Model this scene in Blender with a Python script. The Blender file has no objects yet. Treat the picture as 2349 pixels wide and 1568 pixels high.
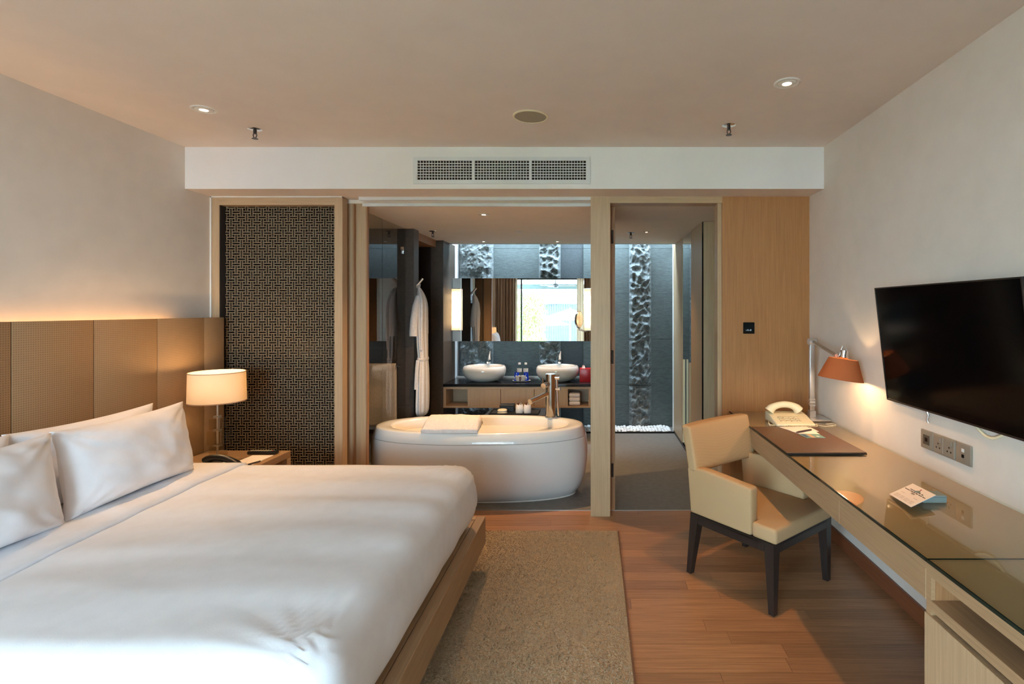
import bpy, bmesh, math, random
from mathutils import Vector, Matrix, noise

random.seed(7)
S = bpy.context.scene
COL = S.collection
PI = math.pi

# ------------------------------------------------------------------ camera
F_PX, VX, VY, HC = 1187.0, 1362.0, 710.0, 1.49
cam = bpy.data.cameras.new('camera')
cam.sensor_width = 36.0
cam.lens = 36.0 * F_PX / 2349.0
cam.shift_x = -(VX - 1174.5) / 2349.0
cam.shift_y = -(784.0 - VY) / 2349.0
cam.clip_start = 0.02
camo = bpy.data.objects.new('camera', cam)
COL.objects.link(camo)
camo.location = (0, 0, HC)
camo.rotation_euler = (PI / 2, 0, 0)
S.camera = camo

# ------------------------------------------------------------------ view + sky
S.view_settings.view_transform = 'Standard'
S.view_settings.look = 'None'
S.view_settings.gamma = 1.0
S.view_settings.use_curve_mapping = False
S.view_settings.exposure = 0.0
S.cycles.use_denoising = True
S.cycles.max_bounces = 10
S.cycles.diffuse_bounces = 6
S.cycles.glossy_bounces = 5
S.cycles.transmission_bounces = 8
S.cycles.transparent_max_bounces = 16
S.cycles.sample_clamp_indirect = 6.0
S.cycles.caustics_reflective = False
S.cycles.caustics_refractive = False

W = bpy.data.worlds.new('sky')
S.world = W
W.use_nodes = True
bg = W.node_tree.nodes['Background']
bg.inputs[0].default_value = (0.60, 0.81, 1.0, 1)
bg.inputs[1].default_value = 46.0


def add_light(name, kind, loc, power, color=(1, 1, 1), rot=(0, 0, 0), parent=None, **kw):
    l = bpy.data.lights.new(name, kind)
    l.energy = power
    l.color = color
    for k, v in kw.items():
        setattr(l, k, v)
    o = bpy.data.objects.new(name, l)
    COL.objects.link(o)
    o.location = loc
    o.rotation_euler = rot
    if parent is not None:
        o.parent = parent
        o.matrix_parent_inverse = parent_matrix(parent).inverted()
    return o


def portal(name, loc, rot, sx, sy):
    o = add_light(name, 'AREA', loc, 1.0, rot=rot, shape='RECTANGLE', size=sx, size_y=sy)
    o.data.cycles.is_portal = True
    return o


WARM = (1.0, 0.58, 0.26)
WARM2 = (1.0, 0.60, 0.26)

# room constants
XL, XR, ZC = -2.765, 1.557, 2.59
YR = -1.5                    # rear (window) wall
YP, ZB, ZBC = 3.735, 2.307, 2.28   # partition plane, beam underside, bathroom ceiling
YS = 6.59                    # stone wall

portal('window_daylight', (-1.0, YR - 0.04, 1.19), (PI / 2, 0, 0), 2.30, 2.38)
portal('skylight_daylight', (-0.36, 6.375, 3.08), (0, 0, 0), 2.7, 0.43)


def parent_matrix(p):
    m = p.matrix_basis.copy()
    if p.parent is not None:
        return parent_matrix(p.parent) @ p.matrix_parent_inverse @ m
    return m


# ------------------------------------------------------------------ materials
def lin(c):
    return c / 12.92 if c <= 0.04045 else ((c + 0.055) / 1.055) ** 2.4


def rgb(r, g, b):
    return (lin(r / 255), lin(g / 255), lin(b / 255), 1)


MATS = {}


def new_mat(name):
    m = bpy.data.materials.new(name)
    m.use_nodes = True
    MATS[name] = m
    nt = m.node_tree
    return m, nt, nt.nodes['Principled BSDF']


def node(nt, kind, **kw):
    n = nt.nodes.new(kind)
    for k, v in kw.items():
        if k.startswith('i_'):
            n.inputs[k[2:].replace('_', ' ')].default_value = v
        else:
            setattr(n, k, v)
    return n


def coords(nt, scale=(1, 1, 1), kind='Object', rot=(0, 0, 0)):
    tc = node(nt, 'ShaderNodeTexCoord')
    mp = node(nt, 'ShaderNodeMapping')
    mp.inputs['Scale'].default_value = scale
    mp.inputs['Rotation'].default_value = rot
    nt.links.new(tc.outputs[kind], mp.inputs[0])
    return mp.outputs[0]


def ramp(nt, fac, c0, c1, p0=0.3, p1=0.7):
    r = node(nt, 'ShaderNodeValToRGB')
    e = r.color_ramp.elements
    e[0].position, e[1].position = p0, p1
    e[0].color, e[1].color = c0, c1
    nt.links.new(fac, r.inputs[0])
    return r.outputs[0]


def bump(nt, bs, h, strength=0.2, dist=0.01):
    b = node(nt, 'ShaderNodeBump')
    b.inputs['Strength'].default_value = strength
    b.inputs['Distance'].default_value = dist
    nt.links.new(h, b.inputs['Height'])
    nt.links.new(b.outputs[0], bs.inputs['Normal'])
    return b


def plain(name, c, rough=0.5, metal=0.0, spec=0.5, coat=0.0):
    m, nt, bs = new_mat(name)
    bs.inputs['Base Color'].default_value = c
    bs.inputs['Roughness'].default_value = rough
    bs.inputs['Metallic'].default_value = metal
    bs.inputs['Specular IOR Level'].default_value = spec
    bs.inputs['Coat Weight'].default_value = coat
    return m


def noisy(name, c0, c1, scale=(8, 8, 8), nscale=4.0, rough=0.6, bstr=0.0, bdist=0.01, detail=4.0,
          spec=0.5, p0=0.3, p1=0.7, bscale=None, coat=0.0):
    m, nt, bs = new_mat(name)
    v = coords(nt, scale)
    n = node(nt, 'ShaderNodeTexNoise')
    n.inputs['Scale'].default_value = nscale
    n.inputs['Detail'].default_value = detail
    nt.links.new(v, n.inputs['Vector'])
    nt.links.new(ramp(nt, n.outputs[0], c0, c1, p0, p1), bs.inputs['Base Color'])
    bs.inputs['Roughness'].default_value = rough
    bs.inputs['Specular IOR Level'].default_value = spec
    bs.inputs['Coat Weight'].default_value = coat
    if bstr:
        h = n.outputs[0]
        if bscale:
            n2 = node(nt, 'ShaderNodeTexNoise')
            n2.inputs['Scale'].default_value = bscale
            n2.inputs['Detail'].default_value = detail
            nt.links.new(coords(nt), n2.inputs['Vector'])
            h = n2.outputs[0]
        bump(nt, bs, h, bstr, bdist)
    return m


def wood(name, c0, c1, axis='z', rough=0.45, rnd=0.0, coat=0.0, bstr=0.05):
    m, nt, bs = new_mat(name)
    sc = {'x': (1.2, 45, 45), 'y': (45, 1.2, 45), 'z': (45, 45, 1.2)}[axis]
    v = coords(nt, sc)
    if rnd:
        oi = node(nt, 'ShaderNodeObjectInfo')
        ad = node(nt, 'ShaderNodeVectorMath', operation='ADD')
        sp = node(nt, 'ShaderNodeMath', operation='MULTIPLY')
        sp.inputs[1].default_value = 57.0
        nt.links.new(oi.outputs['Random'], sp.inputs[0])
        nt.links.new(v, ad.inputs[0])
        nt.links.new(sp.outputs[0], ad.inputs[1])
        v = ad.outputs[0]
    n = node(nt, 'ShaderNodeTexNoise')
    n.inputs['Scale'].default_value = 3.0
    n.inputs['Detail'].default_value = 6.0
    n.inputs['Roughness'].default_value = 0.65
    nt.links.new(v, n.inputs['Vector'])
    col = ramp(nt, n.outputs[0], c0, c1, 0.32, 0.68)
    if rnd:
        hs = node(nt, 'ShaderNodeHueSaturation')
        mr = node(nt, 'ShaderNodeMapRange')
        mr.inputs['To Min'].default_value = 1 - rnd
        mr.inputs['To Max'].default_value = 1 + rnd
        nt.links.new(oi.outputs['Random'], mr.inputs[0])
        nt.links.new(mr.outputs[0], hs.inputs['Value'])
        nt.links.new(col, hs.inputs['Color'])
        col = hs.outputs[0]
    nt.links.new(col, bs.inputs['Base Color'])
    bs.inputs['Roughness'].default_value = rough
    bs.inputs['Coat Weight'].default_value = coat
    bump(nt, bs, n.outputs[0], bstr, 0.003)
    return m


def thin_glass(name, tint=(1, 1, 1, 1), ior=1.45, rough=0.0):
    m, nt, bs = new_mat(name)
    nt.nodes.remove(bs)
    out = nt.nodes['Material Output']
    tr = node(nt, 'ShaderNodeBsdfTransparent')
    tr.inputs[0].default_value = tint
    gl = node(nt, 'ShaderNodeBsdfGlossy')
    gl.inputs['Roughness'].default_value = rough
    gl.inputs[0].default_value = (1, 1, 1, 1)
    fr = node(nt, 'ShaderNodeFresnel')
    fr.inputs[0].default_value = ior
    ge = node(nt, 'ShaderNodeNewGeometry')
    inv = node(nt, 'ShaderNodeMath', operation='SUBTRACT')
    inv.inputs[0].default_value = 1.0
    nt.links.new(ge.outputs['Backfacing'], inv.inputs[1])
    ml = node(nt, 'ShaderNodeMath', operation='MULTIPLY')
    nt.links.new(fr.outputs[0], ml.inputs[0])
    nt.links.new(inv.outputs[0], ml.inputs[1])
    mx = node(nt, 'ShaderNodeMixShader')
    nt.links.new(ml.outputs[0], mx.inputs[0])
    nt.links.new(tr.outputs[0], mx.inputs[1])
    nt.links.new(gl.outputs[0], mx.inputs[2])
    nt.links.new(mx.outputs[0], out.inputs[0])
    return m


def translucent(name, c, mixf=0.5):
    m, nt, bs = new_mat(name)
    nt.nodes.remove(bs)
    out = nt.nodes['Material Output']
    d = node(nt, 'ShaderNodeBsdfDiffuse')
    d.inputs[0].default_value = c
    t = node(nt, 'ShaderNodeBsdfTranslucent')
    t.inputs[0].default_value = c
    mx = node(nt, 'ShaderNodeMixShader')
    mx.inputs[0].default_value = mixf
    nt.links.new(d.outputs[0], mx.inputs[1])
    nt.links.new(t.outputs[0], mx.inputs[2])
    nt.links.new(mx.outputs[0], out.inputs[0])
    return m


def emit(name, c, s):
    m, nt, bs = new_mat(name)
    bs.inputs['Base Color'].default_value = c
    bs.inputs['Emission Color'].default_value = c
    bs.inputs['Emission Strength'].default_value = s
    return m


def weave(name, c0, c1, freq=90, rough=0.7, strength=0.5):
    """cloth with a fine woven / perforated dot relief"""
    m, nt, bs = new_mat(name)
    v = coords(nt, (freq, freq, freq))
    vo = node(nt, 'ShaderNodeTexVoronoi')
    vo.inputs['Randomness'].default_value = 0.0
    vo.inputs['Scale'].default_value = 1.0
    nt.links.new(v, vo.inputs['Vector'])
    nt.links.new(ramp(nt, vo.outputs['Distance'], c0, c1, 0.15, 0.45), bs.inputs['Base Color'])
    bs.inputs['Roughness'].default_value = rough
    bs.inputs['Specular IOR Level'].default_value = 0.3
    bump(nt, bs, vo.outputs['Distance'], strength, 0.003)
    return m


noisy('wall_paint', rgb(214, 203, 190), rgb(219, 208, 195), nscale=1.0, rough=0.85, bstr=0.12, bdist=0.002, bscale=260)
noisy('ceiling_paint', rgb(220, 208, 198), rgb(225, 213, 203), nscale=0.6, rough=0.9, bstr=0.05, bdist=0.002, bscale=160)
noisy('bath_ceiling_paint', rgb(242, 229, 213), rgb(246, 233, 217), nscale=0.6, rough=0.9, bstr=0.05, bdist=0.002, bscale=160)
noisy('beam_paint', rgb(238, 236, 234), rgb(241, 239, 237), nscale=0.6, rough=0.85, bstr=0.03, bdist=0.002, bscale=160)
plain('white_trim', rgb(232, 230, 224), 0.45)
plain('white_alu', rgb(222, 225, 226), 0.35)
wood('oak', rgb(168, 138, 105), rgb(186, 155, 120), 'z')
wood('oak_x', rgb(168, 138, 105), rgb(186, 155, 120), 'x')
wood('oak_y', rgb(148, 116, 84), rgb(168, 135, 100), 'y')
wood('oak_panel', rgb(146, 97, 55), rgb(168, 116, 70), 'z', rough=0.4)
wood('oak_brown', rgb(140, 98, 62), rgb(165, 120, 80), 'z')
wood('wardrobe_wood', rgb(168, 142, 110), rgb(184, 158, 124), 'z')
wood('plank_wood', rgb(132, 92, 61), rgb(168, 123, 87), 'x', rough=0.3, rnd=0.22, bstr=0.08)
plain('plank_gap', rgb(70, 42, 28), 0.8)
wood('skirting_wood', rgb(110, 62, 38), rgb(135, 80, 50), 'y', rough=0.4)
wood('dark_wood', rgb(30, 24, 22), rgb(44, 36, 32), 'z', rough=0.35)
noisy('bath_floor', rgb(110, 106, 100), rgb(122, 118, 111), nscale=3, rough=0.5, bstr=0.06, bdist=0.002, bscale=90)
noisy('dark_tile', rgb(66, 56, 46), rgb(78, 67, 56), nscale=6, rough=0.45, bstr=0.05, bdist=0.002, bscale=120)
plain('grout', rgb(100, 90, 80), 0.9)
noisy('stone_smooth', rgb(84, 92, 92), rgb(102, 111, 110), scale=(3, 3, 14), nscale=6, rough=0.75, bstr=0.35, bdist=0.006, bscale=70)
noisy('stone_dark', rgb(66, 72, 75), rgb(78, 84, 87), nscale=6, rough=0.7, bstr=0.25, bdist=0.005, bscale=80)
noisy('stone_rough', rgb(92, 98, 98), rgb(132, 138, 137), nscale=5, rough=0.7, bstr=0.5, bdist=0.01, bscale=45)
noisy('pebble_stone', rgb(205, 206, 204), rgb(235, 236, 234), nscale=3, rough=0.6)
noisy('rug_pile', rgb(182, 160, 132), rgb(194, 173, 145), nscale=26, rough=0.95, bstr=0.9, bdist=0.02, spec=0.1, detail=3, bscale=130)
plain('rug_edge', rgb(104, 76, 56), 0.9)
weave('headboard_cloth', rgb(98, 74, 51), rgb(148, 119, 87), 95)
noisy('bed_linen', rgb(234, 235, 240), rgb(239, 240, 245), nscale=2, rough=0.85, bstr=0.08, bdist=0.003, bscale=220, spec=0.2)
noisy('pillow_linen', rgb(232, 230, 232), rgb(238, 236, 238), nscale=2, rough=0.85, bstr=0.05, bdist=0.002, bscale=180, spec=0.2)
noisy('towel', rgb(236, 226, 220), rgb(246, 238, 232), nscale=8, rough=0.95, bstr=0.8, bdist=0.008, bscale=190, spec=0.1)
noisy('robe_cloth', rgb(228, 226, 224), rgb(242, 240, 238), nscale=8, rough=0.95, bstr=0.4, bdist=0.006, bscale=120, spec=0.1)
weave('chair_cloth', rgb(166, 134, 96), rgb(176, 144, 106), 300, 0.75, 0.04)
weave('lattice_weave', rgb(102, 86, 66), rgb(120, 102, 80), 150, 0.5, 0.2)
plain('lattice_back', rgb(26, 21, 18), 0.25)
plain('porcelain', rgb(222, 218, 210), 0.12, coat=0.4)
plain('tub_acrylic', rgb(226, 228, 226), 0.16, coat=0.3)
plain('tub_inside', rgb(236, 230, 220), 0.15, coat=0.3)
plain('black_stone', rgb(22, 22, 24), 0.18)
plain('chrome', (0.82, 0.82, 0.82, 1), 0.08, metal=1.0)
plain('dark_chrome', (0.5, 0.5, 0.5, 1), 0.12, metal=1.0)
plain('brushed_steel', (0.55, 0.53, 0.5, 1), 0.35, metal=1.0)
plain('aluminium', (0.72, 0.72, 0.72, 1), 0.3, metal=1.0)
plain('mirror_silver', (0.93, 0.94, 0.94, 1), 0.0, metal=1.0)
plain('wardrobe_mirror', (0.62, 0.66, 0.66, 1), 0.02, metal=1.0)
plain('desk_cream', rgb(164, 138, 102), 0.4)
plain('glass_edge', rgb(14, 34, 28), 0.1)
plain('black_plastic', rgb(18, 18, 19), 0.35)
plain('screen_black', rgb(4, 4, 5), 0.12, spec=0.12)
plain('bezel', rgb(60, 52, 48), 0.3, metal=0.6)
plain('cream_plastic', rgb(226, 214, 180), 0.4)
plain('key_grey', rgb(196, 184, 152), 0.45)
plain('plate_taupe', rgb(148, 138, 124), 0.35, metal=0.3)
plain('plate_dark', rgb(82, 74, 64), 0.35, metal=0.2)
noisy('leather_brown', rgb(88, 62, 44), rgb(100, 72, 52), nscale=20, rough=0.4, bstr=0.15, bdist=0.002, bscale=300)
plain('leather_black', rgb(16, 14, 13), 0.45)
plain('paper', rgb(240, 232, 226), 0.8)
plain('ink', rgb(60, 46, 50), 0.8)
plain('ink_soft', rgb(180, 160, 152), 0.8)
plain('ink_red', rgb(160, 40, 40), 0.8)
plain('card_teal', rgb(110, 150, 150), 0.5)
plain('card_tan', rgb(196, 160, 130), 0.5)
plain('card_navy', rgb(60, 80, 130), 0.5)
plain('box_grey', rgb(120, 134, 132), 0.6)
plain('red_lacquer', rgb(165, 22, 28), 0.3)
plain('bottle_cap', rgb(238, 238, 238), 0.5)
plain('label_white', rgb(210, 212, 210), 0.6)
plain('blue_glass', rgb(18, 52, 170), 0.08)
thin_glass('clear_glass', (0.97, 0.98, 0.97, 1))
thin_glass('bottle_glass', (0.9, 0.94, 0.94, 1))
thin_glass('shower_glass', (0.93, 0.93, 0.91, 1), 1.45)
thin_glass('shower_glass_fixed', (0.90, 0.90, 0.87, 1), 1.5)
thin_glass('window_pane', (0.97, 0.985, 0.98, 1))
thin_glass('desk_glass', (0.95, 0.96, 0.93, 1), 1.5)
thin_glass('crystal', (0.93, 0.89, 0.80, 1), 2.3)
m, nt, bs = new_mat('crystal_solid')
bs.inputs['Base Color'].default_value = (1, 0.98, 0.94, 1)
bs.inputs['Roughness'].default_value = 0.0
bs.inputs['Transmission Weight'].default_value = 1.0
bs.inputs['IOR'].default_value = 1.45
translucent('shade_cream', rgb(250, 234, 205), 0.5)
translucent('shade_rust', rgb(150, 90, 56), 0.12)
translucent('sconce_glass', rgb(252, 244, 226), 0.6)
plain('shade_hem', rgb(176, 140, 110), 0.8)
emit('lamp_bulb', (1, 0.78, 0.5, 1), 14)
emit('downlight_lens', (1, 0.84, 0.62, 1), 9)
emit('led_strip', (1, 0.72, 0.40, 1), 3)
noisy('curtain_brown', rgb(112, 90, 74), rgb(128, 104, 86), nscale=10, rough=0.9, spec=0.1)
translucent('curtain_sheer', rgb(225, 215, 200), 0.5)
plain('frame_dark', rgb(40, 44, 46), 0.5)
noisy('terrace_stone', rgb(190, 188, 182), rgb(205, 203, 198), nscale=3, rough=0.8)
plain('parasol_canvas', rgb(235, 232, 225), 0.9)
plain('veranda_white', rgb(225, 228, 228), 0.8)
plain('veranda_beam', rgb(60, 74, 70), 0.6)
noisy('leaf_green', rgb(92, 150, 48), rgb(140, 190, 80), nscale=6, rough=0.6)
plain('bark', rgb(96, 80, 62), 0.9)
plain('slat_grey', rgb(78, 86, 94), 0.8)
plain('thermo_black', rgb(12, 12, 13), 0.1)
emit('thermo_digit', (0.45, 0.55, 0.65, 1), 0.15)
plain('soap_cream', rgb(232, 226, 204), 0.4)
plain('amber_cap', rgb(80, 36, 26), 0.3)
plain('speaker_grey', rgb(150, 140, 118), 0.7)

# ------------------------------------------------------------------ geometry helpers


def M(n):
    return MATS[n] if isinstance(n, str) else n


def put(name, me, mat, parent=None, local=False, smooth=False):
    o = bpy.data.objects.new(name, me)
    COL.objects.link(o)
    if mat is not None:
        if isinstance(mat, (list, tuple)):
            for q in mat:
                me.materials.append(M(q))
        else:
            me.materials.append(M(mat))
    if parent is not None:
        o.parent = parent
        if not local:
            o.matrix_parent_inverse = parent_matrix(parent).inverted()
    if smooth:
        for p in me.polygons:
            p.use_smooth = True
    return o


def mesh(name, verts, faces, mat, parent=None, local=False, smooth=False):
    me = bpy.data.meshes.new(name)
    me.from_pydata([tuple(v) for v in verts], [], faces)
    me.update()
    return put(name, me, mat, parent, local, smooth)


def from_bm(name, bm, mat, parent=None, local=False, smooth=False):
    me = bpy.data.meshes.new(name)
    bmesh.ops.recalc_face_normals(bm, faces=bm.faces)
    bm.to_mesh(me)
    bm.free()
    return put(name, me, mat, parent, local, smooth)


BF = [(0, 3, 2, 1), (4, 5, 6, 7), (0, 1, 5, 4), (1, 2, 6, 5), (2, 3, 7, 6), (3, 0, 4, 7)]


def bverts(x0, x1, y0, y1, z0, z1):
    return [(x0, y0, z0), (x1, y0, z0), (x1, y1, z0), (x0, y1, z0),
            (x0, y0, z1), (x1, y0, z1), (x1, y1, z1), (x0, y1, z1)]


def box(name, x0, x1, y0, y1, z0, z1, mat, parent=None, bev=0.0, seg=2, local=False):
    if x1 < x0: x0, x1 = x1, x0
    if y1 < y0: y0, y1 = y1, y0
    if z1 < z0: z0, z1 = z1, z0
    c = Vector(((x0 + x1) / 2, (y0 + y1) / 2, (z0 + z1) / 2))
    bm = bmesh.new()
    vs = [bm.verts.new(Vector(v)) for v in bverts(x0, x1, y0, y1, z0, z1)]
    for f in BF:
        bm.faces.new([vs[i] for i in f])
    if bev:
        bmesh.ops.bevel(bm, geom=bm.edges[:], offset=bev, segments=seg, affect='EDGES', profile=0.5)
    o = from_bm(name, bm, mat, parent, local, smooth=False)
    if bev:
        shade_auto(o)
    return o


def shade_auto(o, ang=0.6):
    me = o.data
    for p in me.polygons:
        p.use_smooth = True
    bm = bmesh.new()
    bm.from_mesh(me)
    for e in bm.edges:
        if len(e.link_faces) == 2 and e.calc_face_angle(0) > ang:
            e.smooth = False
    bm.to_mesh(me)
    bm.free()


def add_boxes(bm, boxes):
    for b in boxes:
        vs = [bm.verts.new(v) for v in bverts(*b)]
        for f in BF:
            bm.faces.new([vs[i] for i in f])


def lathe(name, prof, c, mat, parent=None, seg=40, sx=1.0, sy=1.0, local=False, smooth=True, close=False, mtx=None):
    verts, faces = [], []
    n = len(prof)
    for (r, z) in prof:
        for k in range(seg):
            a = 2 * PI * k / seg
            verts.append(Vector((r * math.cos(a) * sx, r * math.sin(a) * sy, z)))
    for i in range(n - 1):
        for k in range(seg):
            k2 = (k + 1) % seg
            faces.append((i * seg + k, i * seg + k2, (i + 1) * seg + k2, (i + 1) * seg + k))
    if close:
        for k in range(seg):
            k2 = (k + 1) % seg
            faces.append(((n - 1) * seg + k, (n - 1) * seg + k2, k2, k))
    else:
        if prof[0][0] > 1e-6: faces.append(tuple(range(seg))[::-1])
        if prof[-1][0] > 1e-6: faces.append(tuple((n - 1) * seg + k for k in range(seg)))
    if mtx is not None:
        verts = [mtx @ v for v in verts]
    verts = [v + Vector(c) for v in verts]
    bm = bmesh.new()
    bv = [bm.verts.new(v) for v in verts]
    for f in faces:
        try:
            bm.faces.new([bv[i] for i in f])
        except ValueError:
            pass
    bmesh.ops.remove_doubles(bm, verts=bm.verts[:], dist=1e-6)
    o = from_bm(name, bm, mat, parent, local)
    if smooth:
        shade_auto(o, 0.7)
    return o


def tube(name, pts, r, mat, parent=None, seg=10, local=False, rs=None, smooth=True):
    pts = [Vector(p) for p in pts]
    verts, faces = [], []
    n = len(pts)
    up = None
    for i, p in enumerate(pts):
        t = (pts[min(i + 1, n - 1)] - pts[max(i - 1, 0)]).normalized()
        if up is None:
            up = Vector((0, 0, 1)) if abs(t.z) < 0.9 else Vector((1, 0, 0))
        a = t.cross(up)
        if a.length < 1e-4:
            a = t.cross(Vector((0.3, 1, 0.2)))
        a.normalize()
        b = a.cross(t).normalized()
        up = b
        rr = rs[i] if rs else r
        for k in range(seg):
            q = 2 * PI * k / seg
            verts.append(p + a * math.cos(q) * rr + b * math.sin(q) * rr)
    for i in range(n - 1):
        for k in range(seg):
            k2 = (k + 1) % seg
            faces.append((i * seg + k, i * seg + k2, (i + 1) * seg + k2, (i + 1) * seg + k))
    faces.append(tuple(range(seg))[::-1])
    faces.append(tuple((n - 1) * seg + k for k in range(seg)))
    o = mesh(name, verts, faces, mat, parent, local)
    if smooth:
        shade_auto(o, 0.8)
    return o


def prism(name, poly, d0, d1, axis, mat, parent=None, bev=0.0, local=False, seg=2):
    """extrude a 2D polygon along an axis; axis 'x': poly=(y,z); 'y': (x,z); 'z': (x,y)"""
    def P(a, b, d):
        return {'x': (d, a, b), 'y': (a, d, b), 'z': (a, b, d)}[axis]
    bm = bmesh.new()
    n = len(poly)
    lo = [bm.verts.new(P(a, b, d0)) for a, b in poly]
    hi = [bm.verts.new(P(a, b, d1)) for a, b in poly]
    bm.faces.new(lo)
    bm.faces.new(hi)
    for i in range(n):
        j = (i + 1) % n
        bm.faces.new((lo[i], lo[j], hi[j], hi[i]))
    bmesh.ops.recalc_face_normals(bm, faces=bm.faces)
    if bev:
        bmesh.ops.bevel(bm, geom=bm.edges[:], offset=bev, segments=seg, affect='EDGES', profile=0.5)
    o = from_bm(name, bm, mat, parent, local)
    if bev:
        shade_auto(o)
    return o


def cyl_between(name, a, b, r, mat, parent=None, seg=20, local=False, r2=None):
    return tube(name, [a, b], r, mat, parent, seg, local, rs=[r, r2 if r2 is not None else r])


def thing(name, label, cat, loc=(0, 0, 0), rotz=0.0, group=None):
    o = bpy.data.objects.new(name, None)
    o.empty_display_size = 0.05
    COL.objects.link(o)
    o.location = loc
    o.rotation_euler = (0, 0, rotz)
    return tag(o, label, cat, group)


def tag(o, label, cat, group=None):
    o['label'] = label
    o['category'] = cat
    if group:
        o['group'] = group
    return o


def struct(o, label=None):
    o['kind'] = 'structure'
    if label:
        o['label'] = label
    return o


def stuff(o):
    o['kind'] = 'stuff'
    return o


def copy_tree(o, parent=None):
    c = o.copy()
    COL.objects.link(c)
    c.parent = parent
    for ch in o.children:
        copy_tree(ch, c)
    return c


def fbm(p, sc, oct=4):
    return noise.fractal(Vector(p) * sc, 1.0, 2.0, oct)


# ================================================================== SETTING
# ---- bedroom floor: slab + single planks
floor = struct(box('floor', XL - 0.1, XR + 0.1, YR - 0.1, 3.845, -0.1, -0.004, 'plank_gap'),
               'bedroom floor of brown timber planks')
PW = 0.0905
y = 3.845
row = 0
while y > YR + 0.01:
    y0 = max(YR, y - PW)
    x = XL - random.uniform(0.1, 1.2)
    while x < XR:
        ln = random.uniform(1.05, 1.5)
        x0, x1 = max(x, XL), min(x + ln, XR)
        if x1 - x0 > 0.02:
            g = 0.0007
            box('plank', x0 + g, x1 - g, y0 + g, y - g, -0.012, 0.0, 'plank_wood', floor)
        x += ln
    y -= PW
    row += 1

floor_b = struct(box('floor_bathroom', -3.3, XR + 0.1, 3.8455, YS + 0.2, -0.1, 0.0, 'bath_floor'),
                 'grey stone bathroom floor')
box('threshold', XL, XR, 3.841, 3.849, 0.0, 0.003, 'brushed_steel', floor_b)

struct(box('wall_left', XL - 0.1, XL, YR - 0.1, 3.85, 0, ZC, 'wall_paint'), 'off-white wall behind the headboard')
wr = struct(box('wall_right', XR, XR + 0.1, YR - 0.1, YS + 0.2, 0, ZC, 'wall_paint'), 'off-white wall with the television')
struct(box('baseboard_right', XR - 0.014, XR, YR, YP, 0.0, 0.085, 'skirting_wood'), 'brown timber skirting under the desk')
ceil = struct(box('ceiling', XL - 0.1, XR + 0.1, YR - 0.1, 3.85, ZC, ZC + 0.1, 'ceiling_paint'), 'plain off-white bedroom ceiling')
box('access_panel', 0.975, 1.39, 2.62, 3.065, ZC - 0.0006, ZC + 0.01, 'ceiling_paint', ceil)
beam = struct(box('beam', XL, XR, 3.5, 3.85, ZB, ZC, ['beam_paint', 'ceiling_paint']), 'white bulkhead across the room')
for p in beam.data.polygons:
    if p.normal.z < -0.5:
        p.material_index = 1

# rear wall with the big window
struct(box('wall_rear', XL - 0.1, -2.15, YR - 0.1, YR, 0, ZC, 'wall_paint'), 'wall beside the window')
struct(box('wall_rear_right', 0.15, XR + 0.1, YR - 0.1, YR, 0, ZC, 'wall_paint'), 'narrow wall right of the window')
struct(box('wall_rear_top', -2.15, 0.15, YR - 0.1, YR, 2.36, ZC, 'wall_paint'), 'wall strip above the window')
win = thing('window_1', 'large sliding window with dark frame behind the camera', 'window', (-1.0, YR - 0.06, 0))
win['kind'] = 'structure'
for (a, b) in ((-2.15, -2.11), (-1.99, -1.95), (-0.46, -0.40), (0.10, 0.15)):
    box('window_frame', a, b, YR - 0.09, YR - 0.03, 0.0, 2.36, 'frame_dark', win)
box('window_frame', -2.15, 0.15, YR - 0.09, YR - 0.03, 2.31, 2.36, 'frame_dark', win)
box('window_frame', -2.15, 0.15, YR - 0.09, YR - 0.03, 0.0, 0.05, 'frame_dark', win)
for (a, b) in ((-2.11, -1.99), (-1.95, -0.46), (-0.40, 0.10)):
    box('pane', a, b, YR - 0.064, YR - 0.056, 0.05, 2.31, 'window_pane', win)

# bathroom shell
bc = struct(box('ceiling_bathroom', -3.3, XR + 0.1, 3.85, 6.16, ZBC, ZBC + 0.12, 'bath_ceiling_paint'), 'bathroom ceiling stopping short of the stone wall')
box('access_panel', -0.497, -0.12, 4.40, 5.07, ZBC - 0.0008, ZBC + 0.01, 'bath_ceiling_paint', bc)
struct(box('wall_bathroom_left', -3.3, -3.2, 3.85, YS + 0.2, 0, ZBC, 'dark_tile'), 'dark shower side wall')
struct(box('wall_bathroom_front', -3.3, -1.83, 3.935, 3.99, 0, ZBC, 'dark_tile'), 'shower wall behind the lattice screen')
# skylight shaft
struct(box('wall_skylight', -1.8, 1.1, 6.06, 6.16, ZBC + 0.12, 3.1, 'beam_paint'), 'front cheek of the skylight shaft')
struct(box('wall_skylight_left', -1.80, -1.715, 6.16, YS, ZBC, 3.1, 'beam_paint'), 'left cheek of the skylight shaft')
struct(box('wall_skylight_right', 1.0, 1.1, 6.16, YS, ZBC, 3.1, 'beam_paint'), 'right cheek of the skylight shaft')
struct(box('wall_side_strip', -1.80, -1.715, 6.40, YS, 0.0, ZBC, 'beam_paint'), 'pale wall return beside the rough stone')
struct(box('trim_3', -1.715, 1.0, 6.15, 6.162, ZBC - 0.012, ZBC, 'white_alu'), 'pale metal edge of the bathroom ceiling')

# stone feature wall: backing + separate slabs and rough blocks
stone = struct(box('wall_back', -3.3, XR + 0.1, YS + 0.03, YS + 0.2, 0, 3.1, 'stone_dark'), 'grey slate feature wall under the skylight')
ZR = [-0.035, 0.54, 1.117, 1.692, 2.268, 3.1]


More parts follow.
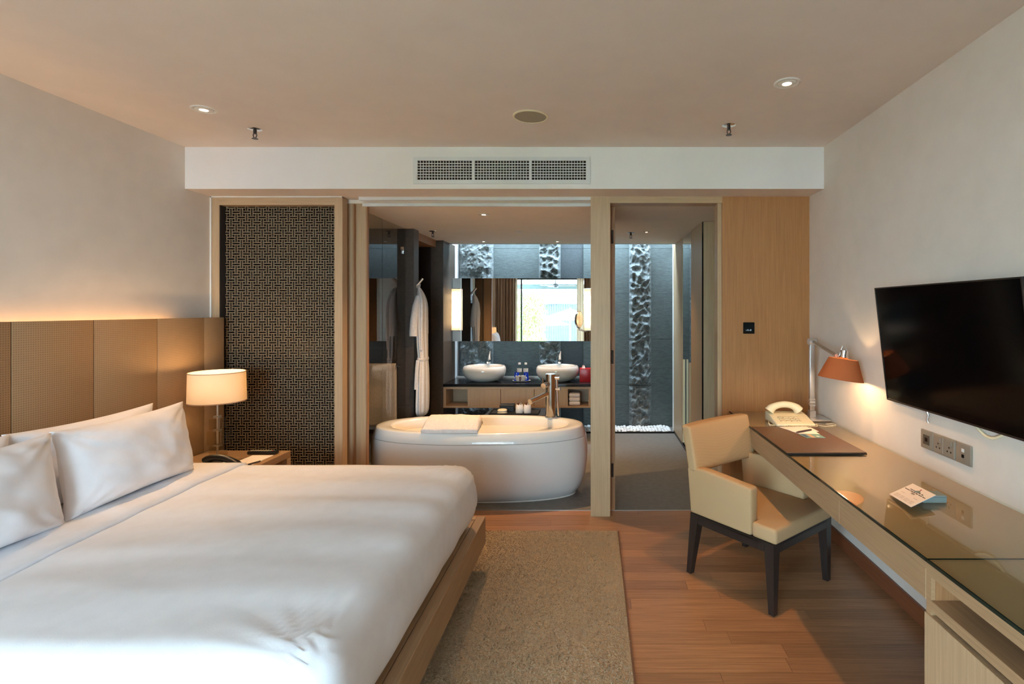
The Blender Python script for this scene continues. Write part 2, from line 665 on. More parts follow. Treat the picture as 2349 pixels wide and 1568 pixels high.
def slab(x0, x1, depth, mat):
    for k in range(5):
        z0, z1 = max(0, ZR[k]), ZR[k + 1]
        box('stone_slab', x0 + 0.0012, x1 - 0.0012, YS + depth, YS + 0.03, z0 + 0.0015, z1 - 0.0015, mat, stone)


def rough_block(x0, x1, z0, z1, amp, seed, base):
    nx = max(12, int((x1 - x0) / 0.011))
    nz = int((z1 - z0) / 0.011)
    verts, faces = [], []
    for j in range(nz + 1):
        for i in range(nx + 1):
            u, v = i / nx, j / nz
            X = x0 + (x1 - x0) * u
            Z = z0 + (z1 - z0) * v
            p = Vector((X * 1.0 + seed, 0.0, Z * 0.9 + seed * 0.7))
            r = noise.ridged_multi_fractal(p * 5.5, 0.9, 2.1, 5, 1.0, 2.0)
            q = p + Vector((noise.noise(p * 7), 0.3, noise.noise(p * 7 + Vector((5, 5, 5))))) * 0.05
            f1 = noise.voronoi(q * 17.0)[0][0]
            if seed > 3:
                h = amp * (1.15 * f1 + 0.45 * noise.fractal(p * 4.0, 1, 2, 3) + 0.16 * noise.noise(p * 26))
            else:
                h = amp * (0.6 * r + 0.65 * noise.fractal(p * 3.2, 1, 2, 4) + 0.35 * f1 + 0.22 * noise.noise(p * 24))
            e = min(1.0, min(u, 1 - u) * 9) * min(1.0, min(v, 1 - v) * nz / 3.0)
            verts.append((X, YS - base - max(-0.02, min(h, amp * 1.4)) * e, Z))
    for j in range(nz):
        for i in range(nx):
            a = j * (nx + 1) + i
            faces.append((a, a + 1, a + nx + 2, a + nx + 1))
    # close the block sides to the wall
    border = [i for i in range(nx + 1)] + [j * (nx + 1) + nx for j in range(1, nz + 1)] + \
             [nz * (nx + 1) + i for i in range(nx - 1, -1, -1)] + [j * (nx + 1) for j in range(nz - 1, 0, -1)]
    off = len(verts)
    for b in border:
        X, Y, Z = verts[b]
        verts.append((X, YS + 0.03, Z))
    for k in range(len(border)):
        k2 = (k + 1) % len(border)
        faces.append((border[k2], border[k], off + k, off + k2))
    return mesh('rough_stone_block', verts, faces, 'stone_rough', stone)


def rough(x0, x1, amp, seed):
    for (z0, z1) in ((0.0, 0.525), (0.53, 3.1)):
        rough_block(x0, x1, z0, z1, amp, seed, 0.0)


rough(-1.715, -1.277, 0.075, 1.3)
slab(-1.277, -0.70, 0.0, 'stone_smooth')
rough(-0.70, -0.422, 0.08, 4.1)
slab(-0.422, -0.133, 0.018, 'stone_dark')  # darker tone painted in for the shade of this recessed strip
slab(-0.133, 0.45, 0.0, 'stone_smooth')
rough(0.45, 0.733, 0.08, 8.7)
slab(0.733, 1.05, 0.0, 'stone_smooth')

# tiled wall stubs: core + tile courses
ZT = [0.0, 0.555, 1.117, 1.678, ZBC]


def tiled(name, x0, x1, y0, y1, label, splits):
    w = struct(box(name, x0, x1 - 0.003, y0 + 0.003, y1 - 0.003, 0, ZBC, 'grout'), label)
    for k in range(4):
        xs = [x0] + [s for s in splits] + [x1]
        for a, b in zip(xs[:-1], xs[1:]):
            box('tile', a + 0.001, b - 0.001, y0, y1, ZT[k] + 0.0012, ZT[k + 1] - 0.0012, 'dark_tile', w)
    return w


tiled('wall_shower', -3.2, -1.755, 5.05, 5.19, 'dark grey tiled wall at the back of the shower', [-2.4])
tiled('wall_washroom', -3.2, -1.715, 5.9, 6.40, 'dark grey tiled wall left of the vanity', [-2.4])
wcd = thing('doorway_dark_panel', 'dark panel added to darken the washroom doorway left of the vanity', 'door', (-2.1, 5.88, 0))  # added dark sheet, keeps the washroom opening from looking too light
wcd['kind'] = 'structure'
box('leaf', -2.75, -1.852, 5.87, 5.897, 0.0, 2.2, 'dark_wood', wcd)
cyl_between('panel_knob', (-1.90, 5.85, 0.98), (-1.90, 5.87, 0.98), 0.012, 'brushed_steel', wcd, 12)
struct(box('trim_4', -3.2, -1.80, 5.19, 5.9, 2.20, ZBC, 'oak_brown'), 'brown header above the dark doorway')

# partition: post, header, wood panel
struct(box('trim_1', -0.022, 0.119, 3.731, 3.85, 0, ZB, 'oak'), 'pale oak post between bath and doorway')
struct(box('trim_2', 0.119, 0.927, 3.735, 3.85, 2.26, ZB, 'oak_x'), 'pale oak header above the doorway')
struct(box('wall_panel', 0.927, XR, 3.735, 3.85, 0, ZB, 'oak_panel'), 'warm oak veneer wall panel beside the doorway')
struct(box('trim_5', 0.898, 0.9275, 3.752, 3.85, 0, 2.26, 'oak'), 'narrow door jamb at the wood panel')
struct(box('trim_6', XL, -1.815, 3.727, 3.735, ZB - 0.008, ZB, 'white_trim'), 'thin white caulk line above the lattice screen')
struct(box('trim_7', XL, XL + 0.008, 3.727, 3.735, 0, ZB, 'white_trim'), 'thin white caulk line beside the lattice screen')
track = thing('sliding_track', 'twin white aluminium ceiling track above the bath opening', 'door track', (-0.86, 3.78, 2.27))
box('rail', -1.70, -0.023, 3.742, 3.764, 2.283, 2.302, 'white_alu', track)
box('rail', -1.70, -0.023, 3.80, 3.825, 2.250, 2.272, 'white_alu', track)
box('track_plate', -1.70, -0.023, 3.742, 3.85, 2.302, 2.3068, 'ceiling_paint', track)

# open door leaf in the doorway (edge on)
dl = thing('door_1', 'oak door leaf swung open against the post', 'door', (0.14, 3.87, 0))
dl['kind'] = 'structure'
box('leaf', 0.121, 0.16, 3.875, 4.62, 0.008, 2.255, 'oak_brown', dl)
box('stop', 0.1195, 0.158, 3.845, 3.874, 0.0, 2.258, 'oak_brown', dl)
for hz in (2.03, 1.14, 0.30):
    cyl_between('hinge', (0.139, 3.842, hz - 0.05), (0.139, 3.842, hz + 0.05), 0.008, 'bezel', dl, 10)

# ================================================================== LATTICE SCREEN + SLIDING PANELS
ls = thing('lattice_screen', 'dark woven lattice panel in a pale oak frame beside the headboard', 'screen', (-2.28, 3.77, 0))
fx0, fx1 = XL + 0.008, -1.815
box('frame_stile', fx0, fx0 + 0.052, 3.737, 3.81, 0, ZB - 0.008, 'oak', ls)
box('frame_stile', fx1 - 0.057, fx1, 3.737, 3.81, 0, ZB - 0.008, 'oak', ls)
box('frame_rail', fx0 + 0.052, fx1 - 0.057, 3.737, 3.81, ZB - 0.061, ZB - 0.008, 'oak_x', ls)
box('frame_rail', fx0 + 0.052, fx1 - 0.057, 3.737, 3.81, 0.0, 0.06, 'oak_x', ls)
box('backing', fx0 + 0.04, fx1 - 0.045, 3.845, 3.855, 0.05, ZB - 0.05, 'lattice_back', ls)
box('reveal_shade', fx0 + 0.0521, fx0 + 0.0551, 3.742, 3.845, 0.06, ZB - 0.061, 'dark_wood', ls)  # dark lining added to darken the lamplit inner jambs of the frame
box('reveal_shade', fx1 - 0.0601, fx1 - 0.0571, 3.742, 3.845, 0.06, ZB - 0.061, 'dark_wood', ls)
bm = bmesh.new()
s = 0.0383
lx0, lx1, lz0, lz1 = fx0 + 0.0552, fx1 - 0.0602, 0.06, ZB - 0.061
nx, nz = int((lx1 - lx0) / s) + 1, int((lz1 - lz0) / s) + 1
bw = 0.0053
for i in range(nx + 1):
    for j in range(nz + 1):
        cx, cz = lx0 + i * s, lz0 + j * s
        over = (i + j) % 2 == 0
        for q in (-1, 1):
            o_ = q * 0.0082
            if over:   # horizontal pair passes in front
                L = s * 0.74
                a, b = max(lx0, cx - L), min(lx1, cx + L)
                za, zb = cz + o_ - bw / 2, cz + o_ + bw / 2
                if b > a and za > lz0 and zb < lz1:
                    add_boxes(bm, [(a, b, 3.795, 3.803, za, zb)])
            else:
                L = s * 0.74
                a, b = max(lz0, cz - L), min(lz1, cz + L)
                xa, xb = cx + o_ - bw / 2, cx + o_ + bw / 2
                if b > a and xa > lx0 and xb < lx1:
                    add_boxes(bm, [(xa, xb, 3.797, 3.805, a, b)])
stuff(from_bm('lattice', bm, 'lattice_weave', ls))

for k, (x1, y0, lab) in enumerate(((-1.788, 3.865, 'front oak sliding panel parked behind the lattice screen'),
                                   (-1.703, 3.895, 'rear oak sliding panel parked at the left of the bath'))):
    sp = thing('sliding_door', lab, 'sliding door', (-2.2, y0, 0), group='parked sliding panels')
    box('panel', -2.70, x1 - 0.012, y0, y0 + 0.024, 0.005, 2.28, 'oak', sp)
    box('edge_shade', x1 - 0.012, x1, y0 - 0.003, y0 + 0.027, 0.005, 2.28, 'oak_brown', sp)  # brown colour stands in for the shadowed gap along the panel edge

# ================================================================== HEADBOARD
hb = thing('headboard', 'long tan woven headboard along the left wall', 'headboard', (-2.68, 2.0, 0))
YH0, YH1, ZH = -0.35, 3.72, 1.435
box('core', -2.705, -2.675, YH0, YH1, 0.02, ZH - 0.004, 'oak_y', hb)
seams = [YH1, 3.53, 3.15, 2.75, 2.36, 1.97, 1.58, 1.19, 0.80, 0.41, 0.02, YH0]
for a, b in zip(seams[1:], seams[:-1]):
    box('padded_panel', -2.677, -2.655, a + 0.0018, b - 0.0018, 0.02, ZH, 'headboard_cloth', hb, bev=0.004, seg=2)
box('light_strip', -2.752, -2.742, -0.2, 3.40, 1.335, 1.345, 'led_strip', hb)
for yy in (0.3, 1.2, 2.1, 3.0):
    box('bracket', XL + 0.0005, -2.705, yy - 0.02, yy + 0.02, 1.25, 1.29, 'aluminium', hb)
add_light('headboard_glow', 'AREA', (-2.732, 1.62, 1.36), 5.8, (1.0, 0.58, 0.24), rot=(PI, 0.12, 0), parent=hb,
          shape='RECTANGLE', size=0.03, size_y=3.5)

# ================================================================== BED
bed = thing('bed', 'low oak platform bed base with pale timber border', 'bed', (-1.64, 2.1, 0))
BX0, BX1, BY0, BY1, BZ0, BZ1 = -2.65, -0.627, 1.17, 3.0, 0.14, 0.294
box('plinth', BX0 + 0.05, BX1 - 0.28, BY0 + 0.25, BY1 - 0.25, 0.013, BZ0, 'dark_wood', bed)
bwid = 0.05
box('side_rail', BX1 - bwid, BX1, BY0, BY1, BZ0, BZ1, 'oak_y', bed, bev=0.002, seg=1)
box('side_rail', BX0, BX1 - bwid, BY1 - bwid, BY1, BZ0, BZ1, 'oak_x', bed, bev=0.002, seg=1)
box('side_rail', BX0, BX1 - bwid, BY0, BY0 + bwid, BZ0, BZ1, 'oak_x', bed, bev=0.002, seg=1)
box('deck', BX0, BX1 - bwid - 0.003, BY0 + bwid + 0.003, BY1 - bwid - 0.003, BZ0 + 0.03, BZ1 - 0.003, 'oak_y', bed)


def rounded_block(name, x0, x1, y0, y1, z0, z1, rt, rc, n, mat, parent, disp=None, inset=0.05, bulge=0.02):
    """puffy block: rounded top edges (rt) and plan corners (rc); disp(p, nrm, t) adds folds"""
    cx, cy = (x0 + x1) / 2, (y0 + y1) / 2
    hx, hy = (x1 - x0) / 2, (y1 - y0) / 2

    def plan(u, v, off):
        """point on the unit square ring -> rounded rectangle with inset off"""
        ax, ay = hx - off, hy - off
        r = max(0.02, rc - off * 0.6)
        px, py = u * ax, v * ay
        ix, iy = ax - r, ay - r
        qx, qy = max(-ix, min(ix, px)), max(-iy, min(iy, py))
        dx, dy = px - qx, py - qy
        l = math.hypot(dx, dy)
        m_ = max(abs(dx), abs(dy))
        if l > 1e-9:
            k = m_ / l
            dx, dy = dx * k, dy * k
        return qx + dx, qy + dy
    ring = []
    nxs, nys = n, int(n * hy / hx)
    for i in range(nxs): ring.append((-1 + 2 * i / nxs, -1))
    for i in range(nys): ring.append((1, -1 + 2 * i / nys))
    for i in range(nxs): ring.append((1 - 2 * i / nxs, 1))
    for i in range(nys): ring.append((-1, 1 - 2 * i / nys))
    verts, faces, idx = [], [], {}

    def add(x, y, z, t):
        verts.append([cx + x, cy + y, z, t])
        return len(verts) - 1
    # top grid
    for i in range(nxs + 1):
        for j in range(nys + 1):
            u, v = -1 + 2 * i / nxs, -1 + 2 * j / nys
            x, y = plan(u, v, rt)
            idx[(i, j)] = add(x, y, z1, 0.0)
    for i in range(nxs):
        for j in range(nys):
            faces.append((idx[(i, j)], idx[(i + 1, j)], idx[(i + 1, j + 1)], idx[(i, j + 1)]))

    def ridx(u, v):
        return idx[(round((u + 1) / 2 * nxs), round((v + 1) / 2 * nys))]
    prev = [ridx(u, v) for u, v in ring]
    steps = []
    for k in range(1, 9):
        a = k / 8 * PI / 2
        steps.append((rt - rt * math.sin(a), z1 - rt + rt * math.cos(a), 0.0))
    ns = 10
    for k in range(1, ns + 1):
        t = k / ns
        steps.append((inset * t ** 3 - bulge * math.sin(PI * t), (z1 - rt) + (z0 - z1 + rt) * t, t))
    for (off, z, t) in steps:
        cur = []
        for (u, v) in ring:
            x, y = plan(u, v, off)
            cur.append(add(x, y, z, t))
        for k in range(len(ring)):
            k2 = (k + 1) % len(ring)
            faces.append((prev[k], cur[k], cur[k2], prev[k2])[::1])
        prev = cur
    faces.append(tuple(prev))
    if disp:
        for q in verts:
            d = disp(q[0], q[1], q[2], q[3])
            q[0] += d[0]; q[1] += d[1]; q[2] += d[2]
    bm = bmesh.new()
    bv = [bm.verts.new(q[:3]) for q in verts]
    for f in faces:
        try:
            bm.faces.new([bv[i] for i in f])
        except ValueError:
            pass
    return from_bm(name, bm, mat, parent, smooth=True)


DX0, DX1, DY0, DY1, DZ1 = -2.62, -0.655, 1.27, 2.93, 0.625


def duvet_disp(x, y, z, t):
    u = (x - DX0) / (DX1 - DX0)
    v = (y - DY0) / (DY1 - DY0)
    top = max(0.0, min(1.0, (z - 0.45) / 0.17))
    crown = 0.022 * (1 - (2 * v - 1) ** 4) * (1 - max(0, 2 * u - 1.0) ** 4)
    nn = noise.noise(Vector((x * 0.9, y * 1.3, 1.7)))
    rip = 0.0024 * math.sin(y * 21 + 2.2 * nn + 1.2 * math.sin(x * 1.7)) * max(0.15, min(1, (u - 0.2) * 2.0))
    rip += 0.003 * noise.noise(Vector((x * 3.0, y * 9.0, 4.0)))
    # gathers near the foot corners
    dz = top * (crown + rip)
    dn = 0.010 * noise.noise(Vector((x * 6, y * 5, z * 1.5))) * (1 - top) * 0.6
    for (kx, ky) in ((DX1 - 0.02, DY0 + 0.02), (DX1 - 0.02, DY1 - 0.02)):
        d = math.hypot(x - kx, y - ky)
        if d < 0.42:
            a = math.atan2(y - ky, x - kx)
            w = (1 - d / 0.42) ** 1.5
            dz += 0.008 * w * math.sin(a * 26 + 3 * noise.noise(Vector((x * 4, y * 4, 0)))) * (1 if d > 0.05 else d / 0.05)
    ox = dn if x > DX1 - 0.08 else 0
    oy = -dn if y < DY0 + 0.08 else (dn if y > DY1 - 0.08 else 0)
    return (ox, oy, dz)


duv = rounded_block('duvet', DX0, DX1, DY0, DY1, BZ1 + 0.001, DZ1, 0.085, 0.10, 96, 'bed_linen', None,
                    duvet_disp, inset=0.05, bulge=0.016)
tag(duv, 'smooth white duvet tucked over the mattress on the oak platform bed', 'duvet')
# turned-down sheet band following the duvet top
verts, faces = [], []
NB, NC = 60, 10
for i in range(NB + 1):
    v = i / NB
    yy = 1.31 + (2.895 - 1.31) * v
    xe = -1.83 - 0.105 * v
    for j in range(NC + 1):
        u = j / NC
        xx = -2.58 + (xe + 2.58) * u
        d = duvet_disp(xx, yy, DZ1, 0.0)
        edge = min(yy - DY0, DY1 - yy)
        drop = 0.085 - math.sqrt(max(0, 0.085 ** 2 - max(0, 0.085 - edge) ** 2)) if edge < 0.085 else 0
        lift = 0.015
        verts.append((xx, yy, DZ1 + d[2] - drop + lift))
n1 = len(verts)
for q in list(verts):
    verts.append((q[0], q[1], q[2] - 0.015))
for i in range(NB):
    for j in range(NC):
        a = i * (NC + 1) + j
        faces.append((a, a + NC + 1, a + NC + 2, a + 1))
        faces.append((n1 + a, n1 + a + 1, n1 + a + NC + 2, n1 + a + NC + 1))
for i in range(NB):
    a, b = i * (NC + 1) + NC, (i + 1) * (NC + 1) + NC
    faces.append((a, b, n1 + b, n1 + a))
    a, b = i * (NC + 1), (i + 1) * (NC + 1)
    faces.append((b, a, n1 + a, n1 + b))
for j in range(NC):
    faces.append((j, j + 1, n1 + j + 1, n1 + j))
    a = NB * (NC + 1) + j
    faces.append((a + 1, a, n1 + a, n1 + a + 1))
mesh('turned_down_sheet', verts, faces, 'bed_linen', duv, smooth=True)


def pillow(name, c, w, h, th, lean, yaw, seed, label):
    N = 36
    verts, faces = [], []
    for side in (1, -1):
        for i in range(N + 1):
            for j in range(N + 1):
                u, v = -1 + 2 * i / N, -1 + 2 * j / N
                pu = u * w / 2 * (1 - 0.075 * (1 - v * v) ** 1.0 * abs(u) ** 3)
                pv = v * h / 2 * (1 - 0.085 * (1 - u * u) ** 1.0 * abs(v) ** 3)
                t = ((1 - abs(u) ** 2.6) * (1 - abs(v) ** 2.6))
                t = max(0, t) ** 0.55 * th / 2
                t *= 1 - 0.12 * v
                wr = 0.0
                for (ku, kv) in ((1, 1), (-1, 1), (1, -1), (-1, -1)):
                    d = math.hypot(u - ku, (v - kv) * 0.8)
                    a = math.atan2(v - kv, u - ku)
                    wr += max(0, 1 - d / 0.9) ** 2 * math.sin(a * 15 + seed) * 0.011
                wr += 0.010 * noise.noise(Vector((u * 2.6 + seed, v * 2.2, side))) + 0.004 * noise.noise(Vector((u * 7 + v * 4 + seed, v * 3 - u, side)))
                edge = min(1, (1 - max(abs(u), abs(v))) * 8)
                verts.append(Vector((side * (t + 0.003 + wr * edge), pu, pv + h / 2)))
    n1 = (N + 1) ** 2
    for i in range(N):
        for j in range(N):
            a = i * (N + 1) + j
            faces.append((a, a + N + 1, a + N + 2, a + 1))
            faces.append((n1 + a, n1 + a + 1, n1 + a + N + 2, n1 + a + N + 1))
    for k in range(N):
        for (a, b) in ((k, k + 1), (N * (N + 1) + k + 1, N * (N + 1) + k),
                       ((k + 1) * (N + 1), k * (N + 1)), (k * (N + 1) + N, (k + 1) * (N + 1) + N)):
            faces.append((a, b, n1 + b, n1 + a))
    mt = Matrix.Translation(c) @ Matrix.Rotation(yaw, 4, 'Z') @ Matrix.Rotation(-lean, 4, 'Y')
    o = mesh(name, [mt @ v for v in verts], faces, 'pillow_linen', None, smooth=True)
    return tag(o, label, 'pillow', 'white pillows against the headboard')


pillow('pillow', (-2.262, 2.365, 0.655), 0.69, 0.35, 0.15, 0.14, 0.0, 0.5, 'rear white pillow behind the front pillow nearest the bedside lamp')
pillow('pillow', (-2.085, 2.37, 0.653), 0.68, 0.362, 0.17, 0.16, 0.03, 2.1, 'front white pillow standing nearest the bedside lamp')
pillow('pillow', (-2.245, 1.69, 0.655), 0.68, 0.35, 0.15, 0.14, 0.0, 3.9, 'rear white pillow at the left edge of the photo')
pillow('pillow', (-2.05, 1.675, 0.653), 0.68, 0.362, 0.17, 0.16, 0.02, 5.6, 'front white pillow cut by the left edge of the photo')

# ================================================================== RUG
rug = thing('rug', 'beige pile area rug with a brown bound edge beside the bed', 'rug', (-0.6, 1.9, 0))
RX0, RX1, RY0, RY1 = -1.35, 0.168, 0.2, 3.465
box('pile', RX0, RX1 - 0.008, RY0, RY1, 0.0005, 0.0125, 'rug_pile', rug, bev=0.004, seg=2)
box('binding', RX1 - 0.008, RX1, RY0, RY1, 0.0005, 0.0095, 'rug_edge', rug)
# short pile tufts standing on the rug, too many to count
bm = bmesh.new()
rt_ = random.Random(3)
for k in range(52000):
    x = rt_.uniform(-0.85, RX1 - 0.01)
    yy = 1.0 + (RY1 - 1.005) * rt_.random()
    a = rt_.uniform(0, PI)
    h = rt_.uniform(0.004, 0.008)
    w_ = rt_.uniform(0.0025, 0.0045)
    lx, ly = rt_.uniform(-0.005, 0.005), rt_.uniform(-0.005, 0.005)
    dx, dy = math.cos(a) * w_, math.sin(a) * w_
    v1 = bm.verts.new((x - dx, yy - dy, 0.0118))
    v2 = bm.verts.new((x + dx, yy + dy, 0.0118))
    v3 = bm.verts.new((x + lx, yy + ly, 0.0125 + h))
    bm.faces.new((v1, v2, v3))
me = bpy.data.meshes.new('tufts')
bm.to_mesh(me); bm.free()
stuff(put('tufts', me, 'rug_pile', rug))

# ================================================================== NIGHTSTANDS


def nightstand(y0, y1, label):
    t = thing('nightstand', label, 'nightstand', (-2.37, (y0 + y1) / 2, 0), group='oak nightstands')
    x0, x1, z = -2.65, -2.09, 0.52
    box('top', x0, x1, y0, y1, z - 0.045, z, 'oak_y', t, bev=0.002, seg=1)
    box('side_panel', x0, x1, y1 - 0.045, y1, 0.0, z - 0.045, 'oak', t)
    box('side_panel', x0, x1, y0, y0 + 0.045, 0.0, z - 0.045, 'oak', t)
    box('back_panel', x0, x0 + 0.02, y0 + 0.045, y1 - 0.045, 0.0, z - 0.045, 'oak', t)
    box('shelf', x0 + 0.02, x1 - 0.02, y0 + 0.045, y1 - 0.045, 0.22, 0.24, 'oak_y', t)
    return t


nightstand(3.03, 3.57, 'oak bedside table between bed and lattice screen')
nightstand(0.60, 1.14, 'oak bedside table on the window side of the bed')


def table_lamp(x, y, z, label):
    t = thing('table_lamp', label, 'lamp', (x, y, z), group='crystal bedside lamps')
    box('base', x - 0.055, x + 0.055, y - 0.055, y + 0.055, z, z + 0.012, 'brushed_steel', t, bev=0.002, seg=1)
    zz = z + 0.012
    for (w, h, dx, dy) in ((0.022, 0.016, 0, 0), (0.036, 0.078, 0.006, 0.0), (0.018, 0.007, 0, 0), (0.045, 0.09, 0.004, 0.006),
                           (0.018, 0.007, 0, 0), (0.034, 0.075, 0.003, 0), (0.016, 0.01, 0, 0)):
        big = h > 0.03
        box('crystal_block' if big else 'metal_spacer', x - w + dx, x + w + dx, y - w + dy, y + w + dy, zz, zz + h - 0.0006,
            'crystal' if big else 'brushed_steel', t, bev=0.002 if big else 0.0, seg=1)
        zz += h
    cyl_between('stem', (x, y, z + 0.012), (x, y, z + 0.50), 0.006, 'brushed_steel', t, 12)
    R, z0, z1 = 0.157, z + 0.385, z + 0.575
    sh = lathe('shade', [(R * 1.0, z0), (R * 0.975, z1), (R * 0.975 - 0.003, z1), (R - 0.003, z0)], (x, y, 0), 'shade_cream', t, 56, close=True)
    lathe('hem', [(R * 1.0, z0), (R + 0.0015, z0), (R + 0.0012, z0 + 0.006), (R * 0.999, z0 + 0.006)], (x, y, 0), 'shade_hem', sh, 56, close=True)
    lathe('hem', [(R * 0.976, z1 - 0.005), (R * 0.975 + 0.0015, z1 - 0.005), (R * 0.975 + 0.0012, z1), (R * 0.975, z1)], (x, y, 0), 'shade_hem', sh, 56, close=True)
    for k in range(3):
        a = k * 2 * PI / 3
        cyl_between('spider', (x, y, z + 0.5), (x + math.cos(a) * R * 0.97, y + math.sin(a) * R * 0.97, z + 0.5), 0.0015, 'brushed_steel', t, 6)
    lathe('bulb', [(0.0, -0.04), (0.012, -0.04), (0.014, -0.02), (0.028, 0.0), (0.03, 0.02), (0.02, 0.042), (0.0, 0.05)],
          (x, y, z + 0.455), 'lamp_bulb', t, 16)
    add_light('lamp_light', 'POINT', (x, y, z + 0.545), 5.0, (1.0, 0.66, 0.34), parent=t, shadow_soft_size=0.03)
    return t


table_lamp(-2.40, 3.30, 0.52, 'lit drum-shade crystal lamp in front of the lattice screen')
table_lamp(-2.36, 0.86, 0.52, 'lit drum-shade lamp on the window side, seen in the bathroom mirror')

# bedside telephone (black)


def buttons(t, x0, y0, z, nx, ny, dx, dy, sx, sy, h, mat, tilt=0.0):
    for i in range(nx):
        for j in range(ny):
            zz = z + tilt * (i * dx)
            box('button', x0 + i * dx - sx / 2, x0 + i * dx + sx / 2, y0 + j * dy - sy / 2, y0 + j * dy + sy / 2,
                zz, zz + h, mat, t)


def handset(parent, a, b, r, rise, mat):
    """arched handset from a to b (points on the phone), with end lumps"""
    a, b = Vector(a), Vector(b)
    pts, rs = [], []
    for k in range(15):
        t = k / 14
        p = a.lerp(b, t)
        p.z += rise * math.sin(PI * t) ** 0.55
        pts.append(p)
        e = abs(2 * t - 1)
        rs.append(r * (1.0 + 0.55 * e ** 4))
    return tube('handset', pts, r, mat, parent, 14, rs=rs)


ph = thing('telephone', 'black bedside telephone beside the pillow', 'telephone', (-2.22, 3.13, 0.52))
prism('body', [(-2.32, 0.52), (-2.10, 0.52), (-2.10, 0.535), (-2.32, 0.575)], 3.04, 3.19, 'y', 'black_plastic', ph, bev=0.004)
handset(ph, (-2.30, 3.075, 0.59), (-2.115, 3.075, 0.558), 0.019, 0.035, 'black_plastic')
for i in range(4):
    for j in range(3):
        xx, yy = -2.235 + i * 0.033, 3.115 + j * 0.025
        zz = 0.575 - (xx + 2.32) / 0.22 * 0.04
        box('button', xx - 0.011, xx + 0.011, yy - 0.008, yy + 0.008, zz - 0.002, zz + 0.006, 'key_grey', ph)

tray = thing('notepad_tray', 'white notepad sheet lying on the bedside table', 'notepad', (-2.19, 3.34, 0.52))
box('sheet', -2.27, -2.13, 3.22, 3.44, 0.5205, 0.5235, 'paper', tray)
rc = thing('remote_control', 'black remote control with pale keys on the bedside notepad', 'remote control', (-2.2, 3.42, 0.525))
box('body', -2.32, -2.13, 3.46, 3.505, 0.5205, 0.5425, 'black_plastic', rc, bev=0.005)
for k in range(9):
    for j in range(2):
        box('button', -2.305 + k * 0.018, -2.293 + k * 0.018, 3.47 + j * 0.014, 3.479 + j * 0.014, 0.5415, 0.5445,
            ['key_grey', 'ink_red', 'card_teal'][(k * 2 + j) % 3] if k > 6 else 'key_grey', rc)
tag(cyl_between('pen', (-2.17, 3.17, 0.5285), (-2.12, 3.29, 0.5285), 0.0045, 'ink', None, 8),
    'dark pen lying across the bedside notepad', 'pen')

# ================================================================== DESK
desk = thing('desk', 'long wall-mounted oak writing desk with glass top', 'desk', (1.27, 2.6, 0))
DZ = 0.76
DXF = 0.976
YD1 = 3.732
box('desktop', DXF + 0.012, XR - 0.001, -0.3, YD1, 0.725, 0.7495, 'desk_cream', desk)
seam_y = [3.69, 3.155, 2.616, 2.077, 1.535]
for a, b in zip(seam_y[1:], seam_y[:-1]):
    d = box('drawer', 0.985, 1.40, a + 0.0003, b - 0.0003, 0.632, 0.7245, 'oak_y', desk, bev=0.0012, seg=1)
box('end_cap', 0.985, 1.40, 3.6915, YD1, 0.632, 0.7245, 'oak_y', desk)
box('back_rail', 1.40, XR - 0.001, 1.535, YD1, 0.66, 0.7245, 'oak_y', desk)
for (a, b) in ((1.5205, YD1), (-0.3, 1.518)):
    g = box('glass_top', DXF + 0.004, XR - 0.002, a, b, 0.75, DZ, 'desk_glass', desk)
    box('edge', DXF, DXF + 0.004, a, b, 0.7502, DZ - 0.0002, 'glass_edge', g)
    box('edge', DXF + 0.004, XR - 0.002, a - 0.0022, a - 0.0001, 0.7565, DZ - 0.0002, 'glass_edge', g)
# minibar cabinet unit under the desk
cab = thing('desk_cabinet', 'oak cabinet with open shelf under the near end of the desk', 'cabinet', (1.27, 0.9, 0))
cx0, cx1, cy0, cy1 = 0.985, XR - 0.001, 0.2, 1.533
box('side_panel', cx0, cx1, cy1 - 0.022, cy1, 0.585, 0.7245, 'oak_y', cab)
box('side_panel', cx0 + 0.02, cx1, cy1 - 0.022, cy1, 0.0, 0.585, 'oak_y', cab)
box('side_panel', cx0, cx1, cy0, cy0 + 0.022, 0.0, 0.7245, 'oak_y', cab)
box('niche_shade', cx0 + 0.012, cx1 - 0.02, cy1 - 0.0245, cy1 - 0.0222, 0.6425, 0.7085, 'oak_brown', cab)  # thin brown sheet painting in the shade inside the niche
box('top_rail', cx0, cx1, cy0 + 0.022, cy1 - 0.022, 0.709, 0.7245, 'oak_y', cab)
box('shelf', cx0, cx1, cy0 + 0.022, cy1 - 0.022, 0.612, 0.642, 'oak_y', cab)
box('back_panel', cx1 - 0.02, cx1, cy0 + 0.022, cy1 - 0.022, 0.0, 0.709, 'oak_brown', cab)
box('bottom', cx0 + 0.02, cx1, cy0 + 0.022, cy1 - 0.022, 0.0, 0.06, 'oak_brown', cab)
box('fascia', DXF + 0.008, DXF + 0.0118, -0.3, YD1, 0.7246, 0.7494, 'oak_y', desk)
box('door', cx0 - 0.006, cx0 + 0.016, 0.872, cy1 + 0.0, 0.03, 0.598, 'oak', cab, bev=0.0015, seg=1)
box('door', cx0 - 0.006, cx0 + 0.016, cy0, 0.869, 0.03, 0.598, 'oak', cab, bev=0.0015, seg=1)

# desk pad, papers, pen
pad = thing('desk_pad', 'brown leather desk pad with black underside on the glass desk', 'desk pad', (1.17, 2.9, DZ))
box('base', 0.972, 1.378, 2.608, 3.187, DZ, DZ + 0.005, 'leather_black', pad)
box('leather', 0.973, 1.377, 2.609, 3.186, DZ + 0.005, DZ + 0.011, 'leather_brown', pad, bev=0.0015, seg=1)
zp = DZ + 0.011


